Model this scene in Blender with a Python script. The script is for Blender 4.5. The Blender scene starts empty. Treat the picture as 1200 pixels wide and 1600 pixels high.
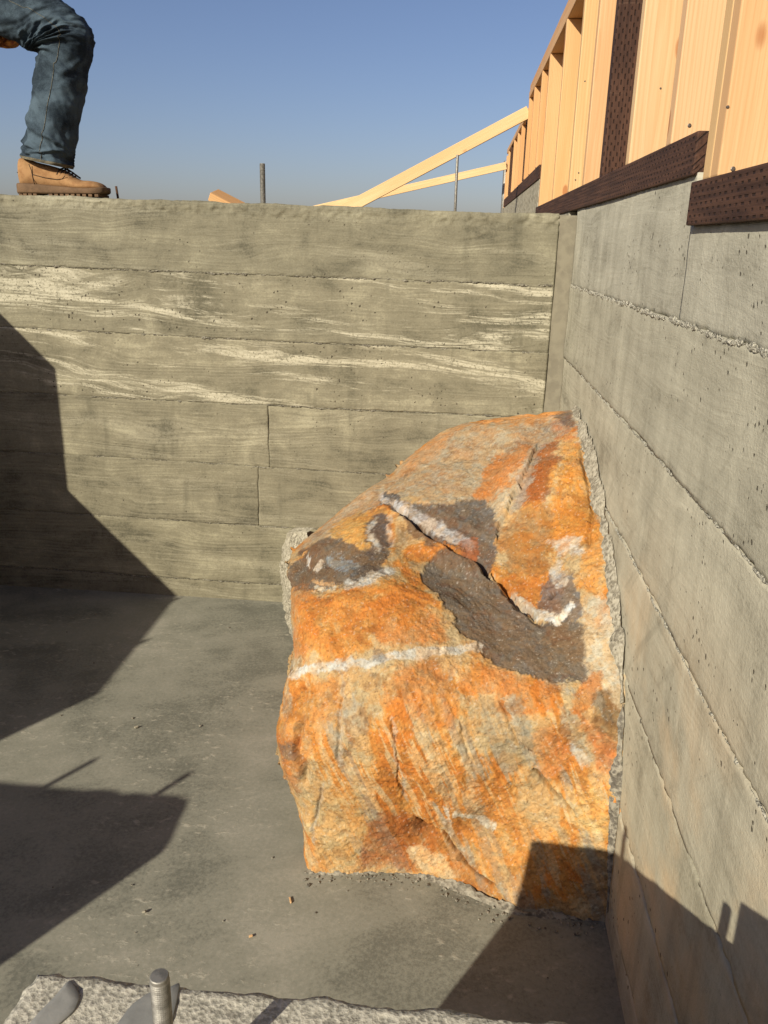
import bpy, bmesh, math, random
import numpy as np
from mathutils import Matrix, Vector

random.seed(7); RNG = np.random.default_rng(7)
S = bpy.context.scene
COL = S.collection

# ------------------------------------------------------------------ camera
CAM_C = np.array([-0.36269, -2.83300, 1.31011])
CAM_R = np.array([0.99584854, 0.08740682, 0.0254111])
CAM_U = np.array([-0.05125258, 0.30772014, 0.95009551])
CAM_F = np.array([-0.07522532, 0.94745362, -0.31092248])
FPX = 1294.0
cam = bpy.data.cameras.new('camera'); cam_o = bpy.data.objects.new('camera', cam); COL.objects.link(cam_o)
cam.sensor_fit = 'VERTICAL'; cam.sensor_height = 24.0; cam.lens = 24.0 * FPX / 1600.0
cam.clip_start = 0.02; cam.clip_end = 5000
M = Matrix.Identity(4)
for i in range(3):
    M[i][0] = CAM_R[i]; M[i][1] = CAM_U[i]; M[i][2] = -CAM_F[i]; M[i][3] = CAM_C[i]
cam_o.matrix_world = M
S.camera = cam_o

# ------------------------------------------------------------------ world and sun
SUN = np.array([0.515, 0.857, -0.525]); SUN = SUN / np.linalg.norm(SUN)     # direction the light travels
EL = math.asin(-SUN[2]); ROT = math.atan2(-SUN[0], -SUN[1])
w = bpy.data.worlds.new('World'); S.world = w; w.use_nodes = True
nt = w.node_tree; nt.nodes.clear()
sky = nt.nodes.new('ShaderNodeTexSky'); sky.sky_type = 'NISHITA'; sky.sun_disc = False
sky.sun_elevation = EL; sky.sun_rotation = ROT % (2 * math.pi)
sky.altitude = 0; sky.air_density = 1.0; sky.dust_density = 1.25; sky.ozone_density = 4.2
bg = nt.nodes.new('ShaderNodeBackground'); bg.inputs['Strength'].default_value = 0.073
out = nt.nodes.new('ShaderNodeOutputWorld')
tint = nt.nodes.new('ShaderNodeMix'); tint.data_type = 'RGBA'; tint.blend_type = 'MULTIPLY'; tint.inputs[0].default_value = 1.0
tint.inputs[7].default_value = (1.10, .95, 1.0, 1)
nt.links.new(sky.outputs[0], tint.inputs[6]); nt.links.new(tint.outputs[2], bg.inputs[0]); nt.links.new(bg.outputs[0], out.inputs[0])
sun = bpy.data.lights.new('sun', 'SUN'); sun.energy = 5.0; sun.angle = math.radians(0.55); sun.color = (1.0, 0.915, 0.76)
sun_o = bpy.data.objects.new('sun', sun); COL.objects.link(sun_o)
sun_o.rotation_euler = Vector(SUN).to_track_quat('-Z', 'Y').to_euler()
S.view_settings.view_transform = 'Standard'; S.view_settings.look = 'None'
S.view_settings.gamma = 1.0; S.view_settings.exposure = 0.36; S.view_settings.use_curve_mapping = False

S.render.engine = 'CYCLES'
S.cycles.max_bounces = 5; S.cycles.diffuse_bounces = 3; S.cycles.glossy_bounces = 2; S.cycles.transmission_bounces = 0

# ------------------------------------------------------------------ helpers: rays of the survey, noise, mesh
def on(u, v, ax, val):
    d = CAM_F + CAM_R * (u - 600) / FPX - CAM_U * (v - 800) / FPX
    return CAM_C + d * (val - CAM_C[ax]) / d[ax]
def onY(u, v, y):
    u = np.asarray(u, float); v = np.asarray(v, float)
    d = CAM_F[None] + CAM_R[None] * ((u - 600) / FPX)[:, None] - CAM_U[None] * ((v - 800) / FPX)[:, None]
    t = (y - CAM_C[1]) / d[:, 1]
    return CAM_C[None] + d * t[:, None]

def _hash(i, j, k, seed):
    h = (i.astype(np.int64) * 374761393 + j.astype(np.int64) * 668265263 + k.astype(np.int64) * 2147483647 + seed * 974711) & 0xFFFFFFFF
    h = ((h ^ (h >> 13)) * 1274126177) & 0xFFFFFFFF
    h = (h ^ (h >> 16)) & 0xFFFFFFFF
    return h / 4294967295.0
def vnoise(P, seed=0):
    P = np.asarray(P, float); I = np.floor(P); f = P - I; I = I.astype(np.int64)
    f = f * f * f * (f * (f * 6 - 15) + 10)
    r = 0
    for a in (0, 1):
        wa = f[:, 0] if a else 1 - f[:, 0]
        for b in (0, 1):
            wb = f[:, 1] if b else 1 - f[:, 1]
            for c in (0, 1):
                wc = f[:, 2] if c else 1 - f[:, 2]
                r = r + wa * wb * wc * _hash(I[:, 0] + a, I[:, 1] + b, I[:, 2] + c, seed)
    return r
def fbm(P, octv=4, seed=0, gain=.5):
    P = np.asarray(P, float); s = 0; a = 1; t = 0
    for o in range(octv):
        s = s + a * vnoise(P * 2 ** o + 17.3 * o, seed + o); t += a; a *= gain
    return s / t
def worley(P, seed=0):
    P = np.asarray(P, float); I = np.floor(P).astype(np.int64); best = np.full(len(P), 9.)
    for a in (-1, 0, 1):
        for b in (-1, 0, 1):
            for c in (-1, 0, 1):
                J = I + np.array([a, b, c])
                q = np.stack([J[:, k] + _hash(J[:, 0], J[:, 1], J[:, 2], seed + 5 * k) for k in range(3)], 1)
                best = np.minimum(best, ((q - P) ** 2).sum(1))
    return np.sqrt(best)
def sstep(a, b, x):
    t = np.clip((x - a) / (b - a), 0, 1); return t * t * (3 - 2 * t)

def mesh_obj(name, V, F, mat, parent=None, smooth=True):
    me = bpy.data.meshes.new(name)
    V = np.asarray(V, np.float32)
    if isinstance(F, np.ndarray) and F.ndim == 2 and F.shape[1] == 4:
        me.vertices.add(len(V)); me.vertices.foreach_set('co', V.ravel())
        me.loops.add(F.size); me.loops.foreach_set('vertex_index', F.astype(np.int32).ravel())
        me.polygons.add(len(F)); me.polygons.foreach_set('loop_start', np.arange(0, F.size, 4, dtype=np.int32))
        me.update(calc_edges=True)
    else:
        me.from_pydata([tuple(map(float, v)) for v in V], [], [tuple(map(int, f)) for f in F])
    me.validate()
    me.materials.append(mat)
    me.polygons.foreach_set('use_smooth', np.full(len(me.polygons), smooth))
    o = bpy.data.objects.new(name, me); COL.objects.link(o)
    if parent: o.parent = parent
    return o
def link_copy(o, parent=None):
    c = o.copy(); COL.objects.link(c); c.parent = parent; return c
def empty(name, loc=(0, 0, 0)):
    e = bpy.data.objects.new(name, None); e.location = loc; e.empty_display_size = .1; COL.objects.link(e); return e
def tag(o, label=None, cat=None, group=None, kind=None):
    if label: o['label'] = label
    if cat: o['category'] = cat
    if group: o['group'] = group
    if kind: o['kind'] = kind
    return o
def grid_faces(nr, nc, off=0):
    i = np.arange(nr - 1)[:, None] * nc + np.arange(nc - 1)[None]
    i = i.ravel() + off
    return np.stack([i, i + 1, i + nc + 1, i + nc], 1)
def box_vf(x0, x1, y0, y1, z0, z1):
    V = [(x, y, z) for z in (z0, z1) for y in (y0, y1) for x in (x0, x1)]
    F = [(0, 2, 3, 1), (4, 5, 7, 6), (0, 1, 5, 4), (2, 6, 7, 3), (0, 4, 6, 2), (1, 3, 7, 5)]
    return V, F
def bev_box(name, dims, mat, parent=None, bev=.003, warp=0, seg=1):
    """lumber: box of size dims centred in x and y, z from 0 up, with eased edges"""
    bm = bmesh.new(); sx, sy, sz = dims
    V, F = box_vf(-sx / 2, sx / 2, -sy / 2, sy / 2, 0, sz)
    vs = [bm.verts.new(v) for v in V]
    for f in F: bm.faces.new([vs[i] for i in f])
    bmesh.ops.bevel(bm, geom=list(bm.edges), offset=bev, segments=2, affect='EDGES', profile=.6)
    bmesh.ops.recalc_face_normals(bm, faces=list(bm.faces))
    me = bpy.data.meshes.new(name); bm.to_mesh(me); bm.free(); me.materials.append(mat)
    o = bpy.data.objects.new(name, me); COL.objects.link(o)
    if parent: o.parent = parent
    return o
def loft(rings, closed_ends=True):
    n = len(rings[0]); V = np.concatenate(rings); F = []
    for r in range(len(rings) - 1):
        for k in range(n):
            a = r * n + k; b = r * n + (k + 1) % n
            F.append((a, b, b + n, a + n))
    if closed_ends:
        F.append(tuple(range(n - 1, -1, -1))); F.append(tuple((len(rings) - 1) * n + k for k in range(n)))
    return V, F
def tube(pts, rad, n=10):
    pts = np.asarray(pts, float); rad = np.broadcast_to(rad, len(pts)); rings = []
    for i, p in enumerate(pts):
        t = pts[min(i + 1, len(pts) - 1)] - pts[max(i - 1, 0)]; t = t / np.linalg.norm(t)
        a = np.cross(t, [0, 0, 1.]);
        if np.linalg.norm(a) < .1: a = np.cross(t, [1., 0, 0])
        a /= np.linalg.norm(a); b = np.cross(t, a)
        th = np.linspace(0, 2 * np.pi, n, endpoint=False)
        rings.append(p + rad[i] * (np.cos(th)[:, None] * a + np.sin(th)[:, None] * b))
    return loft(rings)

# ------------------------------------------------------------------ materials
def srgb(r, g, b, k=1.0):
    f = lambda c: ((c / 255 + .055) / 1.055) ** 2.4 if c > 10 else c / 255 / 12.92
    return (f(r) * k, f(g) * k, f(b) * k, 1)
class NT:
    def __init__(s, name, rough=.85, spec=.25):
        s.m = bpy.data.materials.new(name); s.m.use_nodes = True; s.t = s.m.node_tree
        s.b = s.t.nodes['Principled BSDF']; s.b.inputs['Roughness'].default_value = rough
        s.b.inputs['Specular IOR Level'].default_value = spec
        s.tc = s.t.nodes.new('ShaderNodeTexCoord'); s.oi = s.t.nodes.new('ShaderNodeObjectInfo')
    def put(s, sock, v):
        if isinstance(v, bpy.types.NodeSocket): s.t.links.new(v, sock)
        else: sock.default_value = v
    def math(s, op, a, b=0.0, c=None):
        n = s.t.nodes.new('ShaderNodeMath'); n.operation = op
        s.put(n.inputs[0], a); s.put(n.inputs[1], b)
        if c is not None: s.put(n.inputs[2], c)
        return n.outputs[0]
    def xyz(s, v):
        n = s.t.nodes.new('ShaderNodeSeparateXYZ'); s.put(n.inputs[0], v); return n.outputs
    def vec(s, x, y, z):
        n = s.t.nodes.new('ShaderNodeCombineXYZ'); s.put(n.inputs[0], x); s.put(n.inputs[1], y); s.put(n.inputs[2], z); return n.outputs[0]
    def noise(s, v, scale=1.0, detail=3.0, rough=.55, dist=0.0):
        n = s.t.nodes.new('ShaderNodeTexNoise'); s.put(n.inputs['Vector'], v); s.put(n.inputs['Scale'], scale)
        n.inputs['Detail'].default_value = detail; n.inputs['Roughness'].default_value = rough; n.inputs['Distortion'].default_value = dist
        return n.outputs[0]
    def voro(s, v, scale, feature='F1', out=0):
        n = s.t.nodes.new('ShaderNodeTexVoronoi'); n.feature = feature; s.put(n.inputs['Vector'], v); n.inputs['Scale'].default_value = scale
        return n.outputs[out]
    def ramp(s, f, lo, hi, a=0.0, b=1.0):
        n = s.t.nodes.new('ShaderNodeMapRange'); n.interpolation_type = 'SMOOTHSTEP'
        s.put(n.inputs[0], f); n.inputs[1].default_value = lo; n.inputs[2].default_value = hi
        n.inputs[3].default_value = a; n.inputs[4].default_value = b; return n.outputs[0]
    def mix(s, f, a, b, mode='MIX'):
        n = s.t.nodes.new('ShaderNodeMix'); n.data_type = 'RGBA'; n.blend_type = mode; n.clamp_factor = True
        s.put(n.inputs[0], f); s.put(n.inputs[6], a); s.put(n.inputs[7], b); return n.outputs[2]
    def bump(s, h, strength=.5, dist=.01, prev=None):
        n = s.t.nodes.new('ShaderNodeBump'); s.put(n.inputs['Height'], h); n.inputs['Strength'].default_value = strength
        n.inputs['Distance'].default_value = dist
        if prev is not None: s.t.links.new(prev, n.inputs['Normal'])
        return n.outputs[0]
    def done(s, col, normal=None, rough=None):
        s.put(s.b.inputs['Base Color'], col)
        if normal is not None: s.put(s.b.inputs['Normal'], normal)
        if rough is not None: s.put(s.b.inputs['Roughness'], rough)
        return s.m

def board_concrete(name, axis, dark, mid, light, grain=.6, holes=1.0, white=0.0, tan=None, linefreq=70.0):
    """concrete cast against planks: the print of the wood grain runs along axis"""
    q = NT(name, .9, .2); x, y, z = q.xyz(q.tc.outputs['Object'])
    al = x if axis == 'x' else y; r = q.math('MULTIPLY', q.oi.outputs['Random'], 37.0)
    warp = q.noise(q.vec(q.math('MULTIPLY', al, 1.7), q.math('MULTIPLY', z, 7.0), r), 1.0, 2.0, .5, .2)
    ring = q.math('ADD', z, q.math('MULTIPLY', warp, .12))
    lines = q.math('SINE', q.math('MULTIPLY', ring, linefreq * 6.283))
    lmask = q.ramp(warp, .40, .62)
    fine = q.noise(q.vec(q.math('MULTIPLY', al, 7.0), q.math('MULTIPLY', ring, 190.0), r), 1.0, 3.0, .65)
    streak = q.noise(q.vec(q.math('MULTIPLY', al, 1.8), q.math('MULTIPLY', ring, 17.0), r), 1.0, 5.0, .66, .3)
    blot = q.noise(q.vec(al, z, r), 6.0, 5.0, .66, .4)
    grit = q.noise(q.vec(al, z, r), 150.0, 3.0, .75)
    lt = q.math('MULTIPLY', lines, lmask)
    a = q.math('MULTIPLY_ADD', streak, .40, q.math('MULTIPLY', blot, .60))
    a = q.math('ADD', a, q.math('MULTIPLY', lt, .022 * grain))
    a = q.math('ADD', a, q.math('MULTIPLY', q.math('SUBTRACT', fine, .5), .16 * grain))
    a = q.math('ADD', a, q.math('MULTIPLY', q.math('SUBTRACT', grit, .5), .26))
    c = q.mix(q.ramp(a, .30, .52), dark, mid)
    c = q.mix(q.ramp(a, .49, .72), c, light)
    if white:
        wst = q.noise(q.vec(q.math('MULTIPLY', al, 1.3), q.math('MULTIPLY', q.math('MULTIPLY_ADD', al, .10, ring), 15.0), q.math('ADD', r, 9.0)), 1.0, 5.0, .76, .3)
        wf = q.math('MULTIPLY', q.ramp(q.math('MULTIPLY_ADD', q.math('SUBTRACT', fine, .5), .25, wst), .50, .64), q.ramp(grit, .32, .5))
        c = q.mix(q.math('MULTIPLY', wf, white), c, srgb(176, 172, 153))
    if tan is None:
        dv = q.noise(q.vec(q.math('MULTIPLY', al, 13.0), q.math('MULTIPLY', z, 1.7), r), 1.0, 4.0, .65)
        c = q.mix(q.ramp(dv, .58, .76, 0, .45), c, dark)
    else:
        tf = q.math('MULTIPLY', q.ramp(q.noise(q.vec(q.math('MULTIPLY', al, 1.2), q.math('MULTIPLY', z, 1.6), 2.5), 2.0, 4.0, .6, .4), .44, .62), q.ramp(z, .95, .45))
        c = q.mix(q.math('MULTIPLY', tf, .55), c, tan)
        dn = q.noise(q.vec(q.math('MULTIPLY', q.math('ADD', al, z), 16.0), q.math('MULTIPLY', q.math('SUBTRACT', al, z), 1.2), r), 1.0, 4.0, .65)
        c = q.mix(q.ramp(dn, .55, .74, 0, .40), c, dark)
        dv = q.noise(q.vec(q.math('MULTIPLY', al, 24.0), q.math('MULTIPLY', z, 1.4), r), 1.0, 4.0, .6)
        c = q.mix(q.ramp(dv, .5, .72, 0, .35), c, light); c = q.mix(q.ramp(dv, .46, .30, 0, .30), c, dark)
    c = q.mix(1.0, c, q.oi.outputs['Color'], 'MULTIPLY')
    hv = q.vec(q.math('MULTIPLY_ADD', grit, .006, al), q.math('MULTIPLY_ADD', grit, .012, z), r)
    cl = q.ramp(q.noise(q.vec(q.math('MULTIPLY', al, 3.0), q.math('MULTIPLY', z, 6.5), r), 1.0, 3.0, .65), .40, .60)
    v = q.t.nodes.new('ShaderNodeTexVoronoi'); q.put(v.inputs['Vector'], hv); v.inputs['Scale'].default_value = 76.0
    rnd = q.xyz(v.outputs['Color'])[0]
    size = q.math('MULTIPLY', q.math('MULTIPLY', q.ramp(rnd, .30, 1.0, 0.0, .24), cl), holes)
    hole = q.ramp(q.math('SUBTRACT', v.outputs['Distance'], size), -.07, .0, 1.0, 0.0)
    hole = q.math('MULTIPLY', hole, q.ramp(size, .03, .06))
    c = q.mix(q.math('MULTIPLY', hole, .8), c, srgb(52, 46, 37))
    ht = q.math('MULTIPLY_ADD', lt, .10 * grain, q.math('MULTIPLY', fine, .55 * grain))
    ht = q.math('MULTIPLY_ADD', grit, .55, ht); ht = q.math('MULTIPLY_ADD', streak, .8, ht); ht = q.math('MULTIPLY_ADD', hole, -1.6, ht)
    return q.done(c, q.bump(ht, .6, .004))

def rough_concrete(name, c0, c1, c2, scale=70.0, bump=.9, pits=False):
    q = NT(name, .95, .15); o = q.tc.outputs['Object']
    a = q.noise(o, scale, 5.0, .65); b = q.noise(o, scale * .15, 4.0, .6); v = q.voro(o, scale * 1.6)
    c = q.mix(q.ramp(q.math('ADD', a, q.math('MULTIPLY', q.math('SUBTRACT', b, .5), .8)), .36, .60), c0, c1)
    c = q.mix(q.ramp(q.math('ADD', a, q.math('MULTIPLY', v, .4)), .62, .85), c, c2)
    if pits:
        pv = q.voro(o, 105.0); pm = q.math('MULTIPLY', q.ramp(pv, .16, .26, 1.0, 0.0), q.ramp(q.noise(o, 40.0, 2.0), .42, .58)); c = q.mix(q.math('MULTIPLY', pm, .75), c, srgb(60, 54, 44))
    n = q.bump(q.math('ADD', a, q.math('MULTIPLY', v, .5)), bump, .006)
    return q.done(c, n)

def fir(name, c0, c1, c2):
    q = NT(name, .62, .35); x, y, z = q.xyz(q.tc.outputs['Object']); r = q.math('MULTIPLY', q.oi.outputs['Random'], 53.0)
    wv = q.noise(q.vec(q.math('MULTIPLY', x, 3.0), q.math('MULTIPLY', y, 3.0), q.math('ADD', q.math('MULTIPLY', z, .9), r)), 1.0, 2.0, .5)
    xx = q.math('ADD', x, q.math('SUBTRACT', q.math('MULTIPLY', q.oi.outputs['Random'], .22), .02)); yy = q.math('ADD', y, .05)
    d = q.math('SQRT', q.math('ADD', q.math('MULTIPLY', xx, xx), q.math('MULTIPLY', yy, yy)))
    d = q.math('ADD', d, q.math('MULTIPLY', wv, .055))
    saw = q.math('FRACT', q.math('MULTIPLY', d, 150.0))
    late = q.ramp(saw, .45, .95)
    fib = q.noise(q.vec(q.math('MULTIPLY', x, 240.0), q.math('MULTIPLY', y, 240.0), q.math('ADD', q.math('MULTIPLY', z, 5.0), r)), 1.0, 3.0, .6)
    tone = q.noise(q.vec(q.math('MULTIPLY', x, 9.0), q.math('MULTIPLY', y, 9.0), q.math('ADD', q.math('MULTIPLY', z, .8), r)), 1.0, 3.0, .5)
    c = q.mix(q.ramp(q.math('ADD', tone, q.math('MULTIPLY', q.math('SUBTRACT', fib, .5), .5)), .36, .66), c0, c1)
    c = q.mix(q.math('MULTIPLY', late, .42), c, c2)
    kn = q.voro(q.vec(q.math('MULTIPLY', x, 11.0), q.math('MULTIPLY', y, 11.0), q.math('ADD', q.math('MULTIPLY', z, 5.0), r)), 1.0)
    kf = q.ramp(kn, .09, .15, 1.0, 0.0)
    c = q.mix(q.math('MULTIPLY', kf, .7), c, srgb(150, 88, 42))
    c = q.mix(1.0, c, q.oi.outputs['Color'], 'MULTIPLY')
    n = q.bump(q.math('ADD', q.math('MULTIPLY', fib, .6), q.math('MULTIPLY', late, .4)), .25, .002)
    return q.done(c, n)

def treated(name):
    q = NT(name, .75, .25); x, y, z = q.xyz(q.tc.outputs['Object']); r = q.math('MULTIPLY', q.oi.outputs['Random'], 53.0)
    wv = q.math('ADD', q.math('ADD', x, y), .5)
    row = q.math('FLOOR', q.math('DIVIDE', wv, .0085))
    zz = q.math('FRACT', q.math('ADD', q.math('DIVIDE', z, .026), q.math('MULTIPLY', row, .5)))
    fr = q.math('ABSOLUTE', q.math('SUBTRACT', q.math('FRACT', q.math('DIVIDE', wv, .0085)), .5))
    jit = q.noise(q.vec(q.math('MULTIPLY', row, 7.3), 0.0, q.math('FLOOR', q.math('DIVIDE', z, .026))), 3.1, 0.0)
    zz = q.math('ADD', zz, q.math('MULTIPLY', q.math('SUBTRACT', q.noise(q.tc.outputs['Object'], 60.0, 2.0), .5), .5))
    dash = q.math('MULTIPLY', q.ramp(q.math('ADD', zz, q.math('MULTIPLY', jit, .7)), .62, .80, 1.0, 0.0), q.ramp(fr, .12, .26, 1.0, 0.0))
    fib = q.noise(q.vec(q.math('MULTIPLY', x, 160.0), q.math('MULTIPLY', y, 160.0), q.math('ADD', q.math('MULTIPLY', z, 6.0), r)), 1.0, 4.0, .6)
    big = q.noise(q.vec(q.math('MULTIPLY', x, 14.0), q.math('MULTIPLY', y, 14.0), q.math('ADD', q.math('MULTIPLY', z, 3.0), r)), 1.0, 4.0, .6)
    c = q.mix(q.ramp(fib, .3, .7), srgb(56, 37, 28), srgb(84, 58, 44))
    c = q.mix(q.ramp(big, .45, .7, 0, .6), c, srgb(42, 26, 21))
    c = q.mix(q.ramp(q.noise(q.vec(x, q.math('MULTIPLY', y, 1.0), q.math('MULTIPLY', z, 30.0)), 3.0, 4.0, .7), .62, .74, 0, .35), c, srgb(112, 88, 72))
    c = q.mix(q.math('MULTIPLY', dash, .8), c, srgb(28, 16, 12))
    n = q.bump(q.math('SUBTRACT', q.math('MULTIPLY', fib, .4), dash), .7, .003)
    return q.done(c, n)

def plain(name, col, rough=.6, metal=0.0, scale=60.0, var=.3, bump=.2, dark=None):
    q = NT(name, rough, .3); q.b.inputs['Metallic'].default_value = metal
    a = q.noise(q.tc.outputs['Object'], scale, 4.0, .6)
    dk = dark or tuple(c * (1 - var) for c in col[:3]) + (1,)
    c = q.mix(q.ramp(a, .35, .65), dk, col)
    return q.done(c, q.bump(a, bump, .003))

M_BACK = board_concrete('concrete_board_back', 'x', srgb(80, 78, 66), srgb(119, 115, 98), srgb(150, 146, 125), grain=1.0, holes=.8, white=.18)
M_BACK_W = board_concrete('concrete_board_limed', 'x', srgb(82, 80, 67), srgb(119, 115, 98), srgb(152, 148, 127), grain=1.0, holes=1.2, white=.95)
M_RIGHT = board_concrete('concrete_board_right', 'y', srgb(128, 125, 110), srgb(166, 163, 146), srgb(190, 187, 168), grain=.40, holes=1.25, tan=srgb(198, 172, 136))
M_CORE = rough_concrete('concrete_core', srgb(120, 116, 100), srgb(150, 145, 126), srgb(165, 160, 142), 40.0, .5)
M_RIDGE = rough_concrete('concrete_ridge', srgb(84, 80, 69), srgb(112, 108, 95), srgb(140, 135, 119), 140.0, .8)
M_RIDGE_R = rough_concrete('concrete_ridge_light', srgb(118, 115, 102), srgb(160, 157, 141), srgb(184, 180, 164), 220.0, .8)
M_GROUT = rough_concrete('grout', srgb(118, 112, 97), srgb(150, 144, 126), srgb(166, 160, 142), 80.0, .6, True)
M_GROUT_D = rough_concrete('grout_grey', srgb(92, 87, 78), srgb(124, 119, 106), srgb(146, 140, 125), 70.0, .9)
M_STRIP = rough_concrete('concrete_strip', srgb(116, 111, 96), srgb(122, 117, 101), srgb(128, 123, 106), 22.0, .25)
M_TOPC = rough_concrete('concrete_wall_top', srgb(136, 133, 121), srgb(160, 157, 143), srgb(178, 174, 159), 150.0, .4)
M_PATCH = rough_concrete('smeared_cement', srgb(112, 113, 110), srgb(124, 125, 121), srgb(134, 134, 129), 18.0, .2)
M_FIR = fir('fir_lumber', (.54, .33, .155, 1), (.60, .40, .21, 1), (.48, .27, .115, 1))
M_PT = treated('treated_lumber')
M_STEEL = plain('galvanised_steel', srgb(150, 148, 140), .58, .7, 120.0, .4, .2)
M_RUST = plain('rusty_steel', srgb(92, 66, 48), .8, .3, 150.0, .5, .4)
M_NAIL = plain('nail_steel', srgb(120, 112, 104), .45, .8, 90.0, .4)
M_PLY = plain('sheathing', srgb(182, 150, 108), .8, 0, 25.0, .35, .3)

def floor_mat():
    q = NT('slab', .8, .3); o = q.tc.outputs['Object']; x, y, z = q.xyz(o)
    big = q.noise(o, 1.7, 4.0, .55, .4); mid = q.noise(o, 7.0, 5.0, .6, .4); fine = q.noise(o, 110.0, 6.0, .8)
    trow = q.noise(q.vec(q.math('MULTIPLY', q.math('ADD', x, q.math('MULTIPLY', y, .3)), 3.0), q.math('MULTIPLY', q.math('SUBTRACT', y, q.math('MULTIPLY', x, .4)), 11.0), 0.0), 1.0, 5.0, .6, .8)
    a = q.math('ADD', q.math('MULTIPLY', big, .5), q.math('ADD', q.math('MULTIPLY', mid, .3), q.math('MULTIPLY', trow, .2)))
    a = q.math('ADD', a, q.math('MULTIPLY', q.math('SUBTRACT', fine, .5), .48))
    c = q.mix(q.ramp(a, .38, .52), srgb(100, 100, 90), srgb(126, 125, 112))
    c = q.mix(q.ramp(a, .50, .66), c, srgb(142, 139, 126))
    sp = q.noise(q.vec(x, q.math('MULTIPLY', y, 1.6), 4.0), 34.0, 4.0, .68)
    spm = q.math('MULTIPLY', q.ramp(sp, .54, .70), q.ramp(q.noise(o, 2.6, 4.0), .42, .60))
    c = q.mix(q.math('MULTIPLY', spm, .7), c, srgb(164, 159, 143))
    sp2 = q.ramp(q.voro(o, 95.0), .03, .10, 1.0, 0.0)
    c = q.mix(q.math('MULTIPLY', q.math('MULTIPLY', sp2, q.ramp(mid, .46, .58)), .7), c, srgb(186, 178, 156))
    rgh = q.ramp(a, .38, .62, .55, .85)
    n = q.bump(q.math('ADD', q.math('MULTIPLY', fine, .35), q.math('ADD', q.math('MULTIPLY', mid, .7), q.math('MULTIPLY', spm, .5))), .35, .003)
    return q.done(c, n, rgh)
M_FLOOR = floor_mat()
M_GROUND = plain('bare_soil', srgb(136, 118, 92), .95, 0, 6.0, .4, .8)

# ------------------------------------------------------------------ setting: ground, slab
def build_ground():
    xs = [-900, -120, -30, -8, -2.55, -2.45, .1, .12, 8, 30, 120, 900]; ys = [-900, -120, -30, -8, -2.49, .09, .11, 6, 12, 30, 120, 900]
    V = []
    for y in ys:
        for x in xs:
            hi = y > .1 or x > .11 or x < -2.5
            z = (1.33 if x > -2.5 else .85) if hi else -.07
            if max(abs(x), abs(y)) > 100: z = 1.33 if y > 0 else -.07
            V.append((x, y, z))
    F = grid_faces(len(ys), len(xs))
    o = mesh_obj('ground', V, F, M_GROUND, smooth=False); tag(o, kind='structure')
build_ground()
n = 80
gx, gy = np.meshgrid(np.linspace(-2.42, .06, n), np.linspace(-2.46, .06, n)); P = np.stack([gx.ravel(), gy.ravel(), 0 * gx.ravel()], 1)
P[:, 2] = (fbm(P * 3, 3, 5) - .5) * .004 - .001
tag(mesh_obj('floor', P, grid_faces(n, n), M_FLOOR), kind='structure')

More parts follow.
